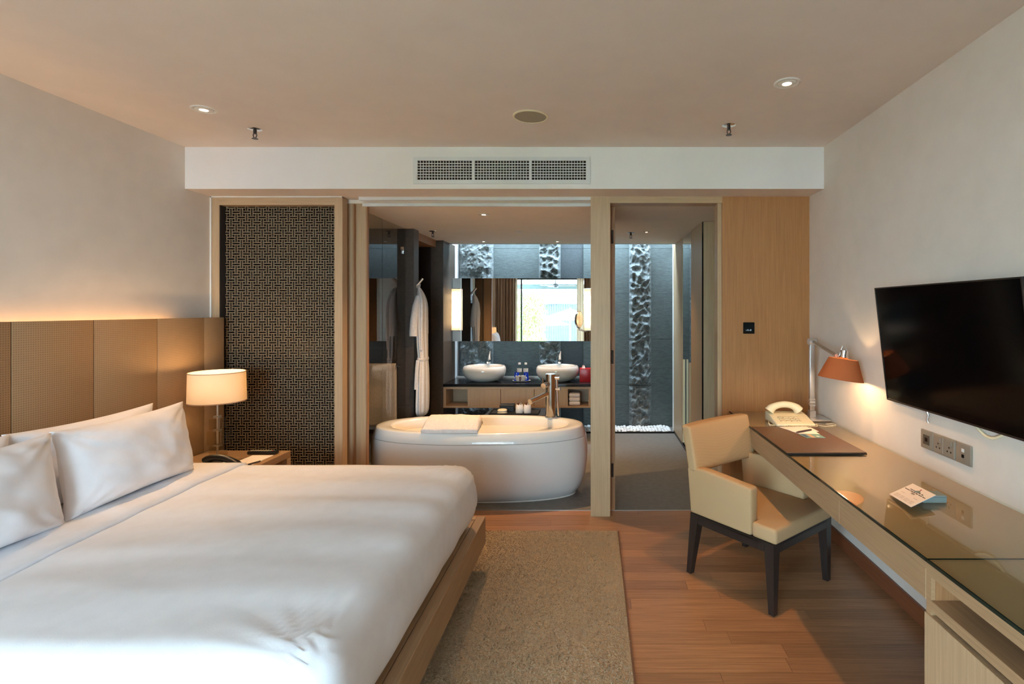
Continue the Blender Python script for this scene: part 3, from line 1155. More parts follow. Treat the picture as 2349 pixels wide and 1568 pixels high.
def quad_sheet(name, pts, z0, h, mat, parent):
    n = len(pts)
    vs = [(a, b, z0) for a, b in pts] + [(a, b, z0 + h) for a, b in pts]
    fs = [tuple(range(n))[::-1], tuple(range(n, 2 * n))] + [(i, (i + 1) % n, n + (i + 1) % n, n + i) for i in range(n)]
    return mesh(name, vs, fs, mat, parent)


np_ = thing('notepaper', 'white hotel notepaper sheets fanned on the desk pad', 'paper', (1.24, 3.08, zp))
quad_sheet('sheet', [(1.135, 3.17), (1.31, 3.18), (1.305, 2.99), (1.19, 3.00)], zp + 0.0003, 0.0012, 'paper', np_)
quad_sheet('sheet', [(1.15, 3.16), (1.32, 3.15), (1.325, 3.045), (1.17, 3.04)], zp + 0.0018, 0.0012, 'paper', np_)
bc_ = thing('picture_card', 'small teal printed card on the desk pad below the notepaper', 'card', (1.27, 2.95, zp))
quad_sheet('card', [(1.18, 2.985), (1.30, 2.99), (1.30, 2.90), (1.195, 2.90)], zp + 0.0004, 0.0012, 'card_teal', bc_)
quad_sheet('print', [(1.225, 2.983), (1.245, 2.983), (1.248, 2.903), (1.228, 2.903)], zp + 0.0017, 0.0003, 'card_tan', bc_)
quad_sheet('print', [(1.192, 2.975), (1.21, 2.975), (1.215, 2.915), (1.20, 2.915)], zp + 0.0017, 0.0003, 'card_navy', bc_)
quad_sheet('print', [(1.262, 2.945), (1.275, 2.945), (1.28, 2.925), (1.268, 2.925)], zp + 0.0017, 0.0003, 'paper', bc_)
tag(tube('ballpoint_pen', [(1.175, 3.005, zp + 0.008), (1.19, 3.012, zp + 0.008), (1.285, 3.065, zp + 0.008), (1.29, 3.068, zp + 0.008)],
         0.005, 'ink', None, 10, rs=[0.002, 0.0048, 0.0055, 0.004]), 'brown pen lying on the notepaper on the desk pad', 'pen')

# desk telephone (cream)
dp = thing('desk_telephone', 'cream desk telephone with coiled cord at the far end of the desk', 'telephone', (1.25, 3.32, DZ))
prism('body', [(3.205, DZ + 0.004), (3.43, DZ + 0.004), (3.43, DZ + 0.062), (3.36, DZ + 0.055), (3.205, DZ + 0.022)], 1.135, 1.375, 'x', 'cream_plastic', dp, bev=0.006, seg=3)
handset(dp, (1.145, 3.375, DZ + 0.070), (1.335, 3.375, DZ + 0.073), 0.021, 0.042, 'cream_plastic')
for i in range(4):
    for j in range(3):
        xx, yy = 1.185 + i * 0.034, 3.245 + j * 0.027
        zz = DZ + 0.022 + (yy - 3.205) / 0.155 * 0.033
        box('button', xx - 0.012, xx + 0.012, yy - 0.009, yy + 0.009, zz - 0.002, zz + 0.005, 'key_grey', dp)
pts = []
for k in range(420):
    t = k / 419
    # path around the front of the phone
    if t < 0.2:
        q = t / 0.2
        bx, by = 1.14 - 0.035 * math.sin(q * PI / 2), 3.36 - 0.12 * q
    elif t < 0.85:
        q = (t - 0.2) / 0.65
        bx, by = 1.105 + 0.27 * q, 3.24 - 0.052 * math.sin(min(1, q * 1.6) * PI / 2)
    else:
        q = (t - 0.85) / 0.15
        bx, by = 1.375 + 0.02 * math.sin(q * PI / 2), 3.188 + 0.06 * q
    a = t * 2 * PI * 46
    pts.append((bx + 0.006 * math.cos(a) * 0.4, by + 0.006 * math.cos(a), DZ + 0.0085 + 0.006 * math.sin(a)))
tube('coiled_cord', pts, 0.0021, 'cream_plastic', dp, 6)
pts = []
for k in range(40):
    t = k / 39
    pts.append((1.37 + 0.13 * t + 0.0, 3.33 - 0.05 * math.sin(t * PI) - 0.09 * t, DZ + 0.003))
for k in range(26):
    a = k / 25 * 2 * PI
    pts.append((1.50 + 0.028 * math.sin(a), 3.24 + 0.0 + 0.03 * (1 - math.cos(a)) - 0.0, DZ + 0.004 + k * 0.0001))
tube('line_cord', pts, 0.0022, 'cream_plastic', dp, 6)

# welcome card + small grey box
gb = thing('grey_box', 'small grey-teal box under the tilted welcome card', 'box', (1.30, 1.96, DZ))
box('body', 1.245, 1.335, 1.955, 2.01, DZ, DZ + 0.021, 'box_grey', gb, bev=0.002, seg=1)
box('lid', 1.2445, 1.3355, 1.9545, 2.0105, DZ + 0.0212, DZ + 0.0275, 'box_grey', gb, bev=0.002, seg=1)
wc = thing('welcome_card', 'white printed card propped on the small grey box', 'card', (1.2, 2.0, DZ))


def unproj(px, py, D):
    return Vector(((px - VX) / F_PX * D, D, HC - (py - VY) / F_PX * D))


def on_plane(px, py, z):
    D = (HC - z) * F_PX / (py - VY)
    return unproj(px, py, D)


A = on_plane(2040, 1133, DZ + 0.004)     # left
B = on_plane(2094, 1106.5, DZ + 0.020)   # far
C_ = on_plane(2147, 1135.5, DZ + 0.037)  # right
Dd = on_plane(2090, 1163, DZ + 0.021)    # near
nrm = (C_ - A).cross(B - A).normalized()
if nrm.z < 0: nrm = -nrm
Bq = A + C_ - Dd
P4 = [A, Dd, C_, Bq]
vs = [p for p in P4] + [p + nrm * 0.0012 for p in P4]
mesh('sheet', vs, [(3, 2, 1, 0), (4, 5, 6, 7), (0, 1, 5, 4), (1, 2, 6, 5), (2, 3, 7, 6), (3, 0, 4, 7)], 'paper', wc)


def card_pt(u, v, h):  # u: along text (left->right when read), v: from top to bottom
    top_l, top_r, bot_l = Bq, C_, A
    return top_l + (top_r - top_l) * u + (bot_l - top_l) * v + nrm * h


def card_bar(u0, u1, v0, v1, mat):
    vs = [card_pt(u0, v0, .0014), card_pt(u1, v0, .0014), card_pt(u1, v1, .0014), card_pt(u0, v1, .0014)]
    vs += [p + nrm * 0.0002 for p in vs]
    mesh('print', vs, [(3, 2, 1, 0), (4, 5, 6, 7), (0, 1, 5, 4), (1, 2, 6, 5), (2, 3, 7, 6), (3, 0, 4, 7)], mat, wc)


def card_line(v, h, words_, mat, u0=None):
    tot = sum(words_) + 0.03 * (len(words_) - 1)
    u = (1 - tot) / 2 if u0 is None else u0
    for w_ in words_:
        k = max(2, int(w_ / 0.022))
        for q in range(k):   # letters of a word, touching at this size
            hh = h * (1.0 if q == 0 else random.choice((0.7, 0.7, 1.0)))
            card_bar(u + w_ * q / k, u + w_ * (q + 0.78) / k, v + (h - hh), v + h, mat)
        u += w_ + 0.03


card_bar(0.478, 0.522, 0.085, 0.15, 'ink_red')
card_line(0.27, 0.045, [0.30, 0.12, 0.08], 'ink')
card_line(0.345, 0.05, [0.22, 0.20, 0.09, 0.14, 0.12], 'ink')
card_line(0.425, 0.045, [0.15], 'ink')
card_line(0.49, 0.02, [0.14], 'ink_soft')
card_line(0.60, 0.02, [0.16], 'ink_soft', 0.14)
card_line(0.60, 0.02, [0.14], 'ink_soft', 0.70)
for k in range(4):
    card_line(0.76 + k * 0.045, 0.016, [0.2, 0.16, 0.2, 0.14], 'ink_soft')

# desk lamp
dlm = thing('desk_lamp', 'adjustable chrome desk lamp with rust fabric shade', 'lamp', (1.455, 3.45, DZ))
px_, py_ = 1.453, 3.45
box('base', 1.405, 1.545, 3.36, 3.53, DZ, DZ + 0.016, 'aluminium', dlm, bev=0.004)
box('socket', px_ - 0.021, px_ + 0.021, py_ - 0.02, py_ + 0.02, DZ + 0.016, DZ + 0.06, 'aluminium', dlm, bev=0.002, seg=1)
box('post', px_ - 0.016, px_ + 0.016, py_ - 0.012, py_ + 0.012, DZ + 0.06, 1.262, 'aluminium', dlm, bev=0.003)
for (z0, z1) in ((0.85, 0.862), (0.868, 0.884), (0.89, 0.9)):
    box('collar', px_ - 0.02, px_ + 0.02, py_ - 0.016, py_ + 0.016, z0, z1, 'chrome', dlm, bev=0.002, seg=1)
cyl_between('joint', (px_ - 0.024, py_ - 0.005, 1.277), (px_ + 0.026, py_ - 0.005, 1.277), 0.021, 'aluminium', dlm, 20)
HP = Vector((1.42, 2.93, 1.225))     # lamp head pivot
cyl_between('arm', (px_ + 0.005, py_ - 0.01, 1.277), (HP.x - 0.035, HP.y + 0.02, HP.z + 0.005), 0.0105, 'brushed_steel', dlm, 14)
tm = Matrix.Rotation(-0.13, 3, 'Y').inverted() @ Matrix.Identity(3)
tm = Matrix.Rotation(0.14, 3, 'Y')
SC = Vector((1.405, 2.93, 1.155))
lathe('head', [(0.0, 0.105), (0.022, 0.105), (0.022, 0.075), (0.026, 0.073), (0.026, 0.045), (0.022, 0.04), (0.0, 0.04)], SC, 'chrome', dlm, 24, mtx=tm)
lathe('shade', [(0.120, -0.058), (0.076, 0.058), (0.0735, 0.058), (0.1175, -0.058)], SC, 'shade_rust', dlm, 56, close=True, mtx=tm)
for k in range(3):
    a_ = k * 2 * PI / 3 + 0.4
    cyl_between('spider', SC + tm @ Vector((0, 0, 0.05)), SC + tm @ Vector((0.0735 * math.cos(a_), 0.0735 * math.sin(a_), 0.05)), 0.0014, 'chrome', dlm, 6)
lathe('bulb', [(0.0, -0.028), (0.016, -0.022), (0.022, 0.0), (0.018, 0.02), (0.012, 0.04), (0.0, 0.04)], SC, 'lamp_bulb', dlm, 16, mtx=tm)
add_light('desk_lamp_light', 'POINT', SC + Vector((0.0, 0, -0.036)), 5.0, (1.0, 0.66, 0.34), parent=dlm, shadow_soft_size=0.02)
loop = []
for k in range(20):
    t = k / 19
    a = PI * t
    loop.append((HP.x - 0.03 + 0.045 * t, HP.y, 1.22 + 0.05 * math.sin(a) + 0.035 * t * (1)))
tube('cable', loop, 0.0018, 'brushed_steel', dlm, 6)

# ================================================================== CHAIR
ch = thing('armchair', 'cream upholstered desk armchair with tapered dark wood legs', 'chair', (0.928, 2.886, 0), math.radians(38.6))
hwid = 0.282


def leg(x, y, tx, ty):
    b, a = 0.015, 0.027
    vs = [(x - b, y - b, 0), (x + b, y - b, 0), (x + b, y + b, 0), (x - b, y + b, 0),
          (tx - a, ty - a, 0.335), (tx + a, ty - a, 0.335), (tx + a, ty + a, 0.335), (tx - a, ty + a, 0.335)]
    mesh('leg', vs, BF, 'dark_wood', ch, local=True)


leg(-hwid + 0.02, -0.245, -hwid + 0.027, -0.235)
leg(hwid - 0.02, -0.245, hwid - 0.027, -0.235)
leg(-hwid + 0.02, 0.28, -hwid + 0.027, 0.235)
leg(hwid - 0.02, 0.28, hwid - 0.027, 0.235)
for (x0, x1, y0, y1) in ((-hwid + 0.054, hwid - 0.054, -0.262, -0.225), (-hwid + 0.054, hwid - 0.054, 0.22, 0.262),
                         (-hwid, -hwid + 0.04, -0.208, 0.208), (hwid - 0.04, hwid, -0.208, 0.208)):
    box('seat_rail', x0, x1, y0, y1, 0.3, 0.345, 'dark_wood', ch, local=True)
box('corner_frame', -hwid, hwid, -0.262, 0.262, 0.3351, 0.349, 'dark_wood', ch, local=True)
prism('seat', [(-hwid, -0.275), (hwid, -0.275), (hwid, -0.135), (hwid - 0.066, -0.135), (hwid - 0.066, 0.24), (-hwid + 0.066, 0.24),
               (-hwid + 0.066, -0.135), (-hwid, -0.135)], 0.3495, 0.425, 'z', 'chair_cloth', ch, bev=0.016, local=True, seg=3)
for sgn in (-1, 1):
    xa, xb = sgn * hwid, sgn * (hwid - 0.064)
    prism('arm', [(-0.133, 0.3495), (-0.133, 0.588), (0.165, 0.610), (0.288, 0.600), (0.264, 0.3495)], min(xa, xb), max(xa, xb), 'x', 'chair_cloth', ch, bev=0.013, local=True, seg=3)
# back: curved padded panel, slightly reclined
verts, faces = [], []
NX, NZ = 20, 10
for side in (0, 1):
    for i in range(NX + 1):
        for j in range(NZ + 1):
            u, v = -1 + 2 * i / NX, j / NZ
            zz = 0.572 + 0.258 * v
            yb = 0.215 + 0.055 * v - 0.0 + 0.018 * (1 - u * u)
            th = 0.062 + 0.012 * (1 - u * u)
            pad_ = 0.010 * (1 - u ** 4) * (1 - (2 * v - 1) ** 4)
            verts.append((u * hwid, yb - pad_ if side == 0 else yb + th, zz))
n1 = (NX + 1) * (NZ + 1)
for i in range(NX):
    for j in range(NZ):
        a = i * (NZ + 1) + j
        faces.append((a, a + NZ + 1, a + NZ + 2, a + 1))
        faces.append((n1 + a, n1 + a + 1, n1 + a + NZ + 2, n1 + a + NZ + 1))
for j in range(NZ):
    faces.append((j, j + 1, n1 + j + 1, n1 + j))
    a = NX * (NZ + 1) + j
    faces.append((a + 1, a, n1 + a, n1 + a + 1))
for i in range(NX):
    a, b = i * (NZ + 1), (i + 1) * (NZ + 1)
    faces.append((b, a, n1 + a, n1 + b))
    a, b = a + NZ, b + NZ
    faces.append((a, b, n1 + b, n1 + a))
bk = mesh('backrest', verts, faces, 'chair_cloth', ch, local=True)
bvm = bk.modifiers.new('bevel', 'BEVEL')
bvm.width, bvm.segments, bvm.limit_method, bvm.angle_limit = 0.014, 3, 'ANGLE', 0.8
for p in bk.data.polygons:
    p.use_smooth = True

# ================================================================== TELEVISION + WALL PLATES
tv = thing('television', 'black flat-screen television tilted forward on the right wall', 'television', (1.52, 2.25, 1.3))
ty0, ty1 = 1.779, 2.712
tz0, tz1, tx0, tx1 = 1.02, 1.604, 1.539, 1.473
tn = Vector((-(tz1 - tz0), 0, -(tx0 - tx1))).normalized()    # towards the room
up_ = Vector((tx1 - tx0, 0, tz1 - tz0)).normalized()
H_ = math.hypot(tx0 - tx1, tz1 - tz0)


def tvp(y, v, d):
    return Vector((tx0, y, tz0)) + up_ * v + tn * d


def tvbox(name, y0, y1, v0, v1, d0, d1, mat):
    vs = [tvp(y0, v0, d0), tvp(y1, v0, d0), tvp(y1, v1, d0), tvp(y0, v1, d0),
          tvp(y0, v0, d1), tvp(y1, v0, d1), tvp(y1, v1, d1), tvp(y0, v1, d1)]
    bm = bmesh.new()
    b = [bm.verts.new(v) for v in vs]
    for f in BF: bm.faces.new([b[i] for i in f])
    return from_bm(name, bm, mat, tv)


tvbox('housing', ty0, ty1, 0, H_, -0.012, -0.001, 'black_plastic')
tvbox('screen', ty0 + 0.006, ty1 - 0.006, 0.008, H_ - 0.006, -0.001, 0.0005, 'screen_black')
tvbox('bezel', ty0, ty1, 0, 0.008, -0.001, 0.003, 'bezel')
tvbox('bezel', ty0, ty1, H_ - 0.006, H_, -0.001, 0.003, 'bezel')
tvbox('bezel', ty0, ty0 + 0.006, 0.008, H_ - 0.006, -0.001, 0.003, 'bezel')
tvbox('bezel', ty1 - 0.006, ty1, 0.008, H_ - 0.006, -0.001, 0.003, 'bezel')
box('wall_mount', 1.515, XR, 2.1, 2.4, 1.30, 1.52, 'black_plastic', tv)
# small receiver clip and cable loop below
tube('clip', [(1.542, 2.395, 1.02), (1.545, 2.39, 1.0), (1.535, 2.385, 0.985), (1.538, 2.38, 0.97)], 0.005, 'aluminium', tv, 8)
lp = []
for k in range(24):
    t = k / 23
    lp.append((1.545, 2.09 - 0.14 * t, 1.02 - 0.03 * math.sin(PI * t)))
tube('cable', lp, 0.006, 'cream_plastic', tv, 8)


def wall_plate(y1, y0, z0, z1, kind, label):
    t = thing('wall_plate', label, 'wall socket', (XR, (y0 + y1) / 2, z0), group='wall plates under the television')
    box('plate', XR - 0.011, XR, y0, y1, z0, z1, 'plate_taupe', t, bev=0.003)
    ym, zm = (y0 + y1) / 2, (z0 + z1) / 2
    if kind == 'data':
        box('inset', XR - 0.013, XR - 0.010, ym - 0.022, ym + 0.022, zm - 0.022, zm + 0.022, 'plate_dark', t)
        box('port', XR - 0.0136, XR - 0.0128, ym - 0.009, ym + 0.009, zm - 0.008, zm + 0.01, 'thermo_black', t)
    elif kind == 'power':
        for q in (-1, 1):
            yc = ym + q * 0.036
            box('socket_face', XR - 0.0125, XR - 0.010, yc - 0.031, yc + 0.031, z0 + 0.008, z1 - 0.008, 'plate_taupe', t, bev=0.001, seg=1)
            box('switch', XR - 0.016, XR - 0.012, yc - 0.018, yc - 0.008, zm + 0.012, zm + 0.032, 'plate_taupe', t, bev=0.001, seg=1)
            for (dy, dz) in ((0, 0.004), (-0.011, -0.014), (0.011, -0.014)):
                box('hole', XR - 0.0131, XR - 0.0123, yc + dy - 0.003, yc + dy + 0.003, zm + dz - 0.0035, zm + dz + 0.0035, 'thermo_black', t)
    else:
        box('port', XR - 0.0125, XR - 0.0105, ym - 0.007, ym + 0.007, zm + 0.008, zm + 0.022, 'label_white', t)
        box('port', XR - 0.0125, XR - 0.0105, ym - 0.007, ym + 0.007, zm - 0.016, zm - 0.002, 'thermo_black', t)


wall_plate(2.447, 2.361, 0.843, 0.929, 'data', 'leftmost single wall plate below the television with one dark inset')
wall_plate(2.357, 2.214, 0.843, 0.929, 'power', 'double power socket plate in the middle below the television')
wall_plate(2.210, 2.124, 0.843, 0.929, 'av', 'rightmost single wall plate below the television with two stacked ports')

th = thing('thermostat', 'small black square thermostat panel on the oak wall panel', 'thermostat', (1.117, 3.735, 1.355))
box('body', 1.077, 1.158, 3.724, 3.735, 1.317, 1.399, 'thermo_black', th, bev=0.002, seg=1)
for k, (dx, w_) in enumerate(((0.02, 0.003), (0.03, 0.006), (0.042, 0.003), (0.05, 0.006))):
    box('digit', 1.077 + dx, 1.077 + dx + w_, 3.7232, 3.724, 1.338, 1.346 + 0.003 * (k % 2), 'thermo_digit', th)

# ================================================================== CEILING FITTINGS


def downlight(x, y, z, r, power, label, spot=1.35, eye=None, col=WARM, blend=0.9):
    t = thing('downlight', label, 'ceiling light', (x, y, z), group='recessed ceiling downlights')
    lathe('trim_ring', [(r, 0), (r, -0.003), (r * 0.9, -0.006), (r * 0.72, -0.003), (r * 0.70, -0.0005)], (x, y, z), 'white_trim', t, 36)
    lathe('eyeball', [(r * 0.68, -0.003), (r * 0.6, -0.006), (r * 0.36, -0.0065), (r * 0.34, -0.0035)], (x, y, z), 'white_trim', t, 30)
    lathe('lens', [(r * 0.33, -0.0055), (0.0, -0.0075)], (x, y, z), 'downlight_lens', t, 20)
    add_light('downlight_beam', 'SPOT', (x, y, z - 0.012), power, col, parent=t, spot_size=spot, spot_blend=blend, shadow_soft_size=0.018)
    return t


downlight(0.937, 2.51, ZC, 0.062, 92, 'recessed downlight above the desk chair', 1.28, col=(1.0, 0.52, 0.2))
downlight(-2.14, 2.84, ZC, 0.062, 80, 'recessed downlight above the far pillow', 1.35)
downlight(-0.91, 4.28, ZBC, 0.05, 155, 'recessed downlight above the bathtub', 2.1)
downlight(-1.27, 5.97, ZBC, 0.04, 80, 'recessed downlight above the left basin', 1.3)
downlight(-0.42, 5.97, ZBC, 0.04, 80, 'recessed downlight above the right basin', 1.3)
downlight(0.534, 5.24, ZBC, 0.032, 55, 'small recessed downlight in the passage by the wardrobe', 1.4)


def sprinkler(x, y, z, label):
    t = thing('sprinkler_head', label, 'sprinkler', (x, y, z), group='ceiling sprinklers')
    lathe('escutcheon', [(0.04, 0), (0.04, -0.002), (0.03, -0.006), (0.014, -0.008)], (x, y, z), 'chrome', t, 24)
    cyl_between('stem', (x, y, z - 0.008), (x, y, z - 0.03), 0.010, 'bezel', t, 12)
    for q in (-1, 1):
        tube('frame_arm', [(x + q * 0.009, y, z - 0.028), (x + q * 0.011, y, z - 0.04), (x + q * 0.003, y, z - 0.056)], 0.0028, 'bezel', t, 6)
    lathe('deflector', [(0.0, -0.056), (0.017, -0.057), (0.018, -0.060), (0.0, -0.060)], (x, y, z), 'bezel', t, 16)


sprinkler(-2.065, 3.154, ZC, 'chrome ceiling sprinkler left, near the bedside lamp')
sprinkler(0.806, 3.087, ZC, 'chrome ceiling sprinkler right, near the desk downlight')
sprinkler(-1.617, 5.2, ZBC, 'bathroom ceiling sprinkler above the hanging robe')
sprinkler(0.38, 5.3, ZBC, 'bathroom ceiling sprinkler in the passage')
spk = thing('ceiling_speaker', 'round beige speaker grille in the middle of the bedroom ceiling', 'speaker', (-0.36, 2.947, ZC))
lathe('rim', [(0.101, 0), (0.101, -0.004), (0.092, -0.006), (0.09, -0.003), (0.09, 0)], (-0.36, 2.947, ZC), 'cream_plastic', spk, 44)
lathe('grille', [(0.0895, -0.003), (0.05, -0.0055), (0.0, -0.006)], (-0.36, 2.947, ZC), 'speaker_grey', spk, 44)
det = thing('ceiling_detector', 'flat white disc on the bathroom ceiling', 'detector', (-0.76, 5.24, ZBC))
lathe('disc', [(0.035, 0), (0.035, -0.004), (0.02, -0.006), (0.0, -0.006)], (-0.76, 5.24, ZBC), 'white_alu', det, 24)

# air-conditioning grille on the beam
ac = thing('air_grille', 'long white air-conditioning grille in three sections on the bulkhead', 'air vent', (-0.62, 3.5, 2.43))
ax0, ax1, az0, az1 = -1.218, -0.024, 2.339, 2.519
ix = [(-1.189, -0.822), (-0.802, -0.436), (-0.418, -0.053)]
iz0, iz1 = 2.366, 2.495
box('frame_rail', ax0, ax1, 3.488, 3.5, iz1, az1, 'white_alu', ac)
box('frame_rail', ax0, ax1, 3.488, 3.5, az0, iz0, 'white_alu', ac)
xs = [ax0, ix[0][0], ix[0][1], ix[1][0], ix[1][1], ix[2][0], ix[2][1], ax1]
for k in range(0, 8, 2):
    box('frame_stile', xs[k], xs[k + 1], 3.488, 3.5, iz0, iz1, 'white_alu', ac)
for (a, b) in ix:
    box('backing', a, b, 3.4985, 3.4995, iz0, iz1, 'thermo_black', ac)
    for k in range(1, 7):
        z = iz0 + (iz1 - iz0) * k / 7
        box('blade', a, b, 3.489, 3.4975, z - 0.0022, z + 0.0022, 'white_alu', ac)
    for k in range(1, 19):
        x = a + (b - a) * k / 19
        box('blade', x - 0.0018, x + 0.0018, 3.4902, 3.498, iz0, iz1, 'white_alu', ac)

# ================================================================== BATHROOM
TX, TY = -0.93, 4.25


def ell_loft(name, rows, mat, parent, seg=96, power=2.25, cap=True):
    verts, faces = [], []
    for (a, b, z) in rows:
        for k in range(seg):
            t = 2 * PI * k / seg
            c, s_ = math.cos(t), math.sin(t)
            e = 2 / power
            verts.append((TX + a * math.copysign(abs(c) ** e, c), TY + b * math.copysign(abs(s_) ** e, s_), z))
    for i in range(len(rows) - 1):
        for k in range(seg):
            k2 = (k + 1) % seg
            faces.append((i * seg + k, i * seg + k2, (i + 1) * seg + k2, (i + 1) * seg + k))
    if cap:
        faces.append(tuple(range(seg))[::-1])
        faces.append(tuple((len(rows) - 1) * seg + k for k in range(seg)))
    bm = bmesh.new()
    bv = [bm.verts.new(v) for v in verts]
    for f in faces:
        bm.faces.new([bv[i] for i in f])
    o = from_bm(name, bm, mat, parent)
    shade_auto(o, 0.9)
    return o


tub = thing('bathtub', 'freestanding oval white bathtub with rounded belly', 'bathtub', (TX, TY, 0))
prof_t = [(0.80, 0.285, 0.03), (0.822, 0.313, 0.06), (0.838, 0.333, 0.094), (0.856, 0.356, 0.145), (0.868, 0.372, 0.20), (0.876, 0.384, 0.26),
          (0.880, 0.391, 0.32), (0.879, 0.393, 0.38), (0.874, 0.391, 0.43), (0.868, 0.387, 0.475)]
rows = [(0.765, 0.245, 0.004), (0.778, 0.258, 0.01)] + prof_t
ell_loft('belly', rows, 'tub_acrylic', tub)
ra, rb = rows[-1][0], rows[-1][1]
rim = [(ra - 0.03, rb - 0.03, 0.470), (ra - 0.003, rb - 0.003, 0.4785), (ra - 0.003, rb - 0.003, 0.482)]
for k in range(1, 9):
    t = k / 8
    rim.append((ra - 0.004 - 0.022 * t ** 1.6, rb - 0.004 - 0.024 * t ** 1.6, 0.482 + 0.062 * t))
rim += [(ra - 0.030, rb - 0.032, 0.552), (ra - 0.042, rb - 0.042, 0.557), (ra - 0.075, rb - 0.06, 0.558)]
rim += [(0.735, 0.318, 0.557), (0.722, 0.308, 0.552), (0.714, 0.300, 0.54)]
ell_loft('rim', rim, 'tub_acrylic', tub, cap=False)
inn = [(0.714, 0.300, 0.54), (0.700, 0.288, 0.47), (0.68, 0.270, 0.35), (0.64, 0.24, 0.2), (0.55, 0.18, 0.12), (0.3, 0.09, 0.10), (0.02, 0.01, 0.098)]
ell_loft('basin', inn[::-1], 'tub_inside', tub, cap=False)
ell_loft('base_ring', [(0.76, 0.24, 0.0), (0.781, 0.261, 0.0), (0.781, 0.261, 0.007), (0.76, 0.24, 0.007)], 'white_trim', tub, cap=False)
lathe('drain', [(0.03, 0.1005), (0.028, 0.104), (0.0, 0.105)], (TX, TY, 0), 'chrome', tub, 20)

# towel folded over the near rim
verts, faces = [], []
prof = [(3.905, 0.575), (3.93, 0.585), (3.965, 0.583), (3.985, 0.572), (4.0, 0.53), (4.005, 0.45)]
tw = thing('bath_towel', 'pale fluffy towel folded over the near rim of the bathtub', 'towel', (-1.05, 4.0, 0.56))
x0_, x1_ = (981 - VX) / F_PX * 4.05, (1105 - VX) / F_PX * 4.05
N1, N2 = 40, 34
for i in range(N1 + 1):
    u = i / N1
    X = x0_ + (x1_ - x0_) * u
    for j in range(N2 + 1):
        v = j / N2
        # closed loop section around the rim: flat pad lying on the deck, both layers
        if v < 0.12:
            q = v / 0.12; yy, zz = 3.898 + 0.0 * q, 0.5615 + 0.026 * q
        elif v < 0.62:
            q = (v - 0.12) / 0.5; yy, zz = 3.898 + 0.175 * q, 0.5875 + 0.082 * math.sin(q * PI * 0.5) - 0.004 * q
        elif v < 0.72:
            q = (v - 0.62) / 0.1; yy, zz = 4.073 + 0.012 * math.sin(q * PI), 0.6655 - 0.06 * q
        else:
            q = (v - 0.72) / 0.28; yy, zz = 4.073 - 0.175 * q, 0.6055 - 0.044 * q
        w_ = 0.006 * fbm((X * 9, yy * 9, zz * 9), 1.0, 3)
        e = 1 - 0.3 * (max(0, abs(2 * u - 1) - 0.93) / 0.07)
        verts.append((X + 0.008 * fbm((yy * 30, zz * 30, u * 3), 1.0, 2) * (1 if u in (0, 1) else 0.2), yy, 0.5605 + (zz - 0.5605) * e + w_ * (0 if v < 0.02 or v > 0.98 else 1)))
for i in range(N1):
    for j in range(N2):
        a = i * (N2 + 1) + j
        faces.append((a, a + 1, a + N2 + 2, a + N2 + 1))
faces.append(tuple(range(N2 + 1))[::-1])
faces.append(tuple(N1 * (N2 + 1) + j for j in range(N2 + 1)))
mesh('terry_pad', verts, faces, 'towel', tw, smooth=True)

# bath mixer
bmx = thing('bath_mixer', 'tall cylindrical chrome bath mixer with spout at the back of the tub', 'tap', (-0.385, 4.58, 0.557))
mx, my = -0.376, 4.52
lathe('escutcheon', [(0.055, 0), (0.055, 0.004), (0.05, 0.006), (0.0, 0.006)], (mx, my, 0.5575), 'chrome', bmx, 28)
cyl_between('column', (mx, my, 0.563), (mx, my, 0.93), 0.045, 'dark_chrome', bmx, 32)
cyl_between('spout', (mx - 0.02, my - 0.02, 0.765), (mx - 0.15, my - 0.20, 0.725), 0.021, 'chrome', bmx, 20)
cyl_between('spout_tip', (mx - 0.15, my - 0.20, 0.725), (mx - 0.156, my - 0.208, 0.7225), 0.0225, 'brushed_steel', bmx, 20)
cyl_between('lever_hub', (mx - 0.02, my - 0.03, 0.845), (mx - 0.055, my - 0.1, 0.838), 0.024, 'chrome', bmx, 20)
cyl_between('lever', (mx - 0.055, my - 0.095, 0.845), (mx - 0.06, my - 0.1, 0.905), 0.005, 'dark_chrome', bmx, 10)
cyl_between('shower_holder', (mx + 0.03, my, 0.90), (mx + 0.075, my, 0.90), 0.024, 'chrome', bmx, 18)
cyl_between('diverter', (mx + 0.04, my, 0.80), (mx + 0.085, my - 0.01, 0.80), 0.015, 'chrome', bmx, 16)
cyl_between('hand_shower', (mx + 0.068, my - 0.005, 0.565), (mx + 0.052, my, 0.88), 0.009, 'chrome', bmx, 14, r2=0.012)

# low black bench behind the tub with toiletries
bn = thing('bath_ledge', 'low black stone ledge behind the bathtub', 'ledge', (-0.75, 4.98, 0))
box('slab', -1.02, -0.40, 4.80, 5.16, 0.475, 0.51, 'black_stone', bn, bev=0.002, seg=1)
box('support', -0.99, -0.93, 4.83, 5.13, 0.0, 0.475, 'black_stone', bn)
box('support', -0.49, -0.43, 4.83, 5.13, 0.0, 0.475, 'black_stone', bn)
tt = thing('amenity_tray', 'slim black amenity tray on the ledge behind the tub', 'tray', (-0.72, 4.93, 0.51))
box('base', -0.98, -0.52, 4.82, 5.06, 0.5101, 0.514, 'leather_black', tt)
for (a, b, c, d) in ((-0.98, -0.975, 4.82, 5.06), (-0.525, -0.52, 4.82, 5.06), (-0.975, -0.525, 5.055, 5.06), (-0.975, -0.525, 4.82, 4.825)):
    box('lip', a, b, c, d, 0.514, 0.524, 'leather_black', tt)
bx_ = thing('black_box', 'small black amenity box on the tray behind the tub', 'box', (-0.83, 5.0, 0.514))
box('body', -0.90, -0.765, 4.95, 5.04, 0.5142, 0.565, 'black_plastic', bx_, bev=0.002, seg=1)
box('lid', -0.902, -0.763, 4.948, 5.042, 0.5652, 0.58, 'black_plastic', bx_, bev=0.002, seg=1)
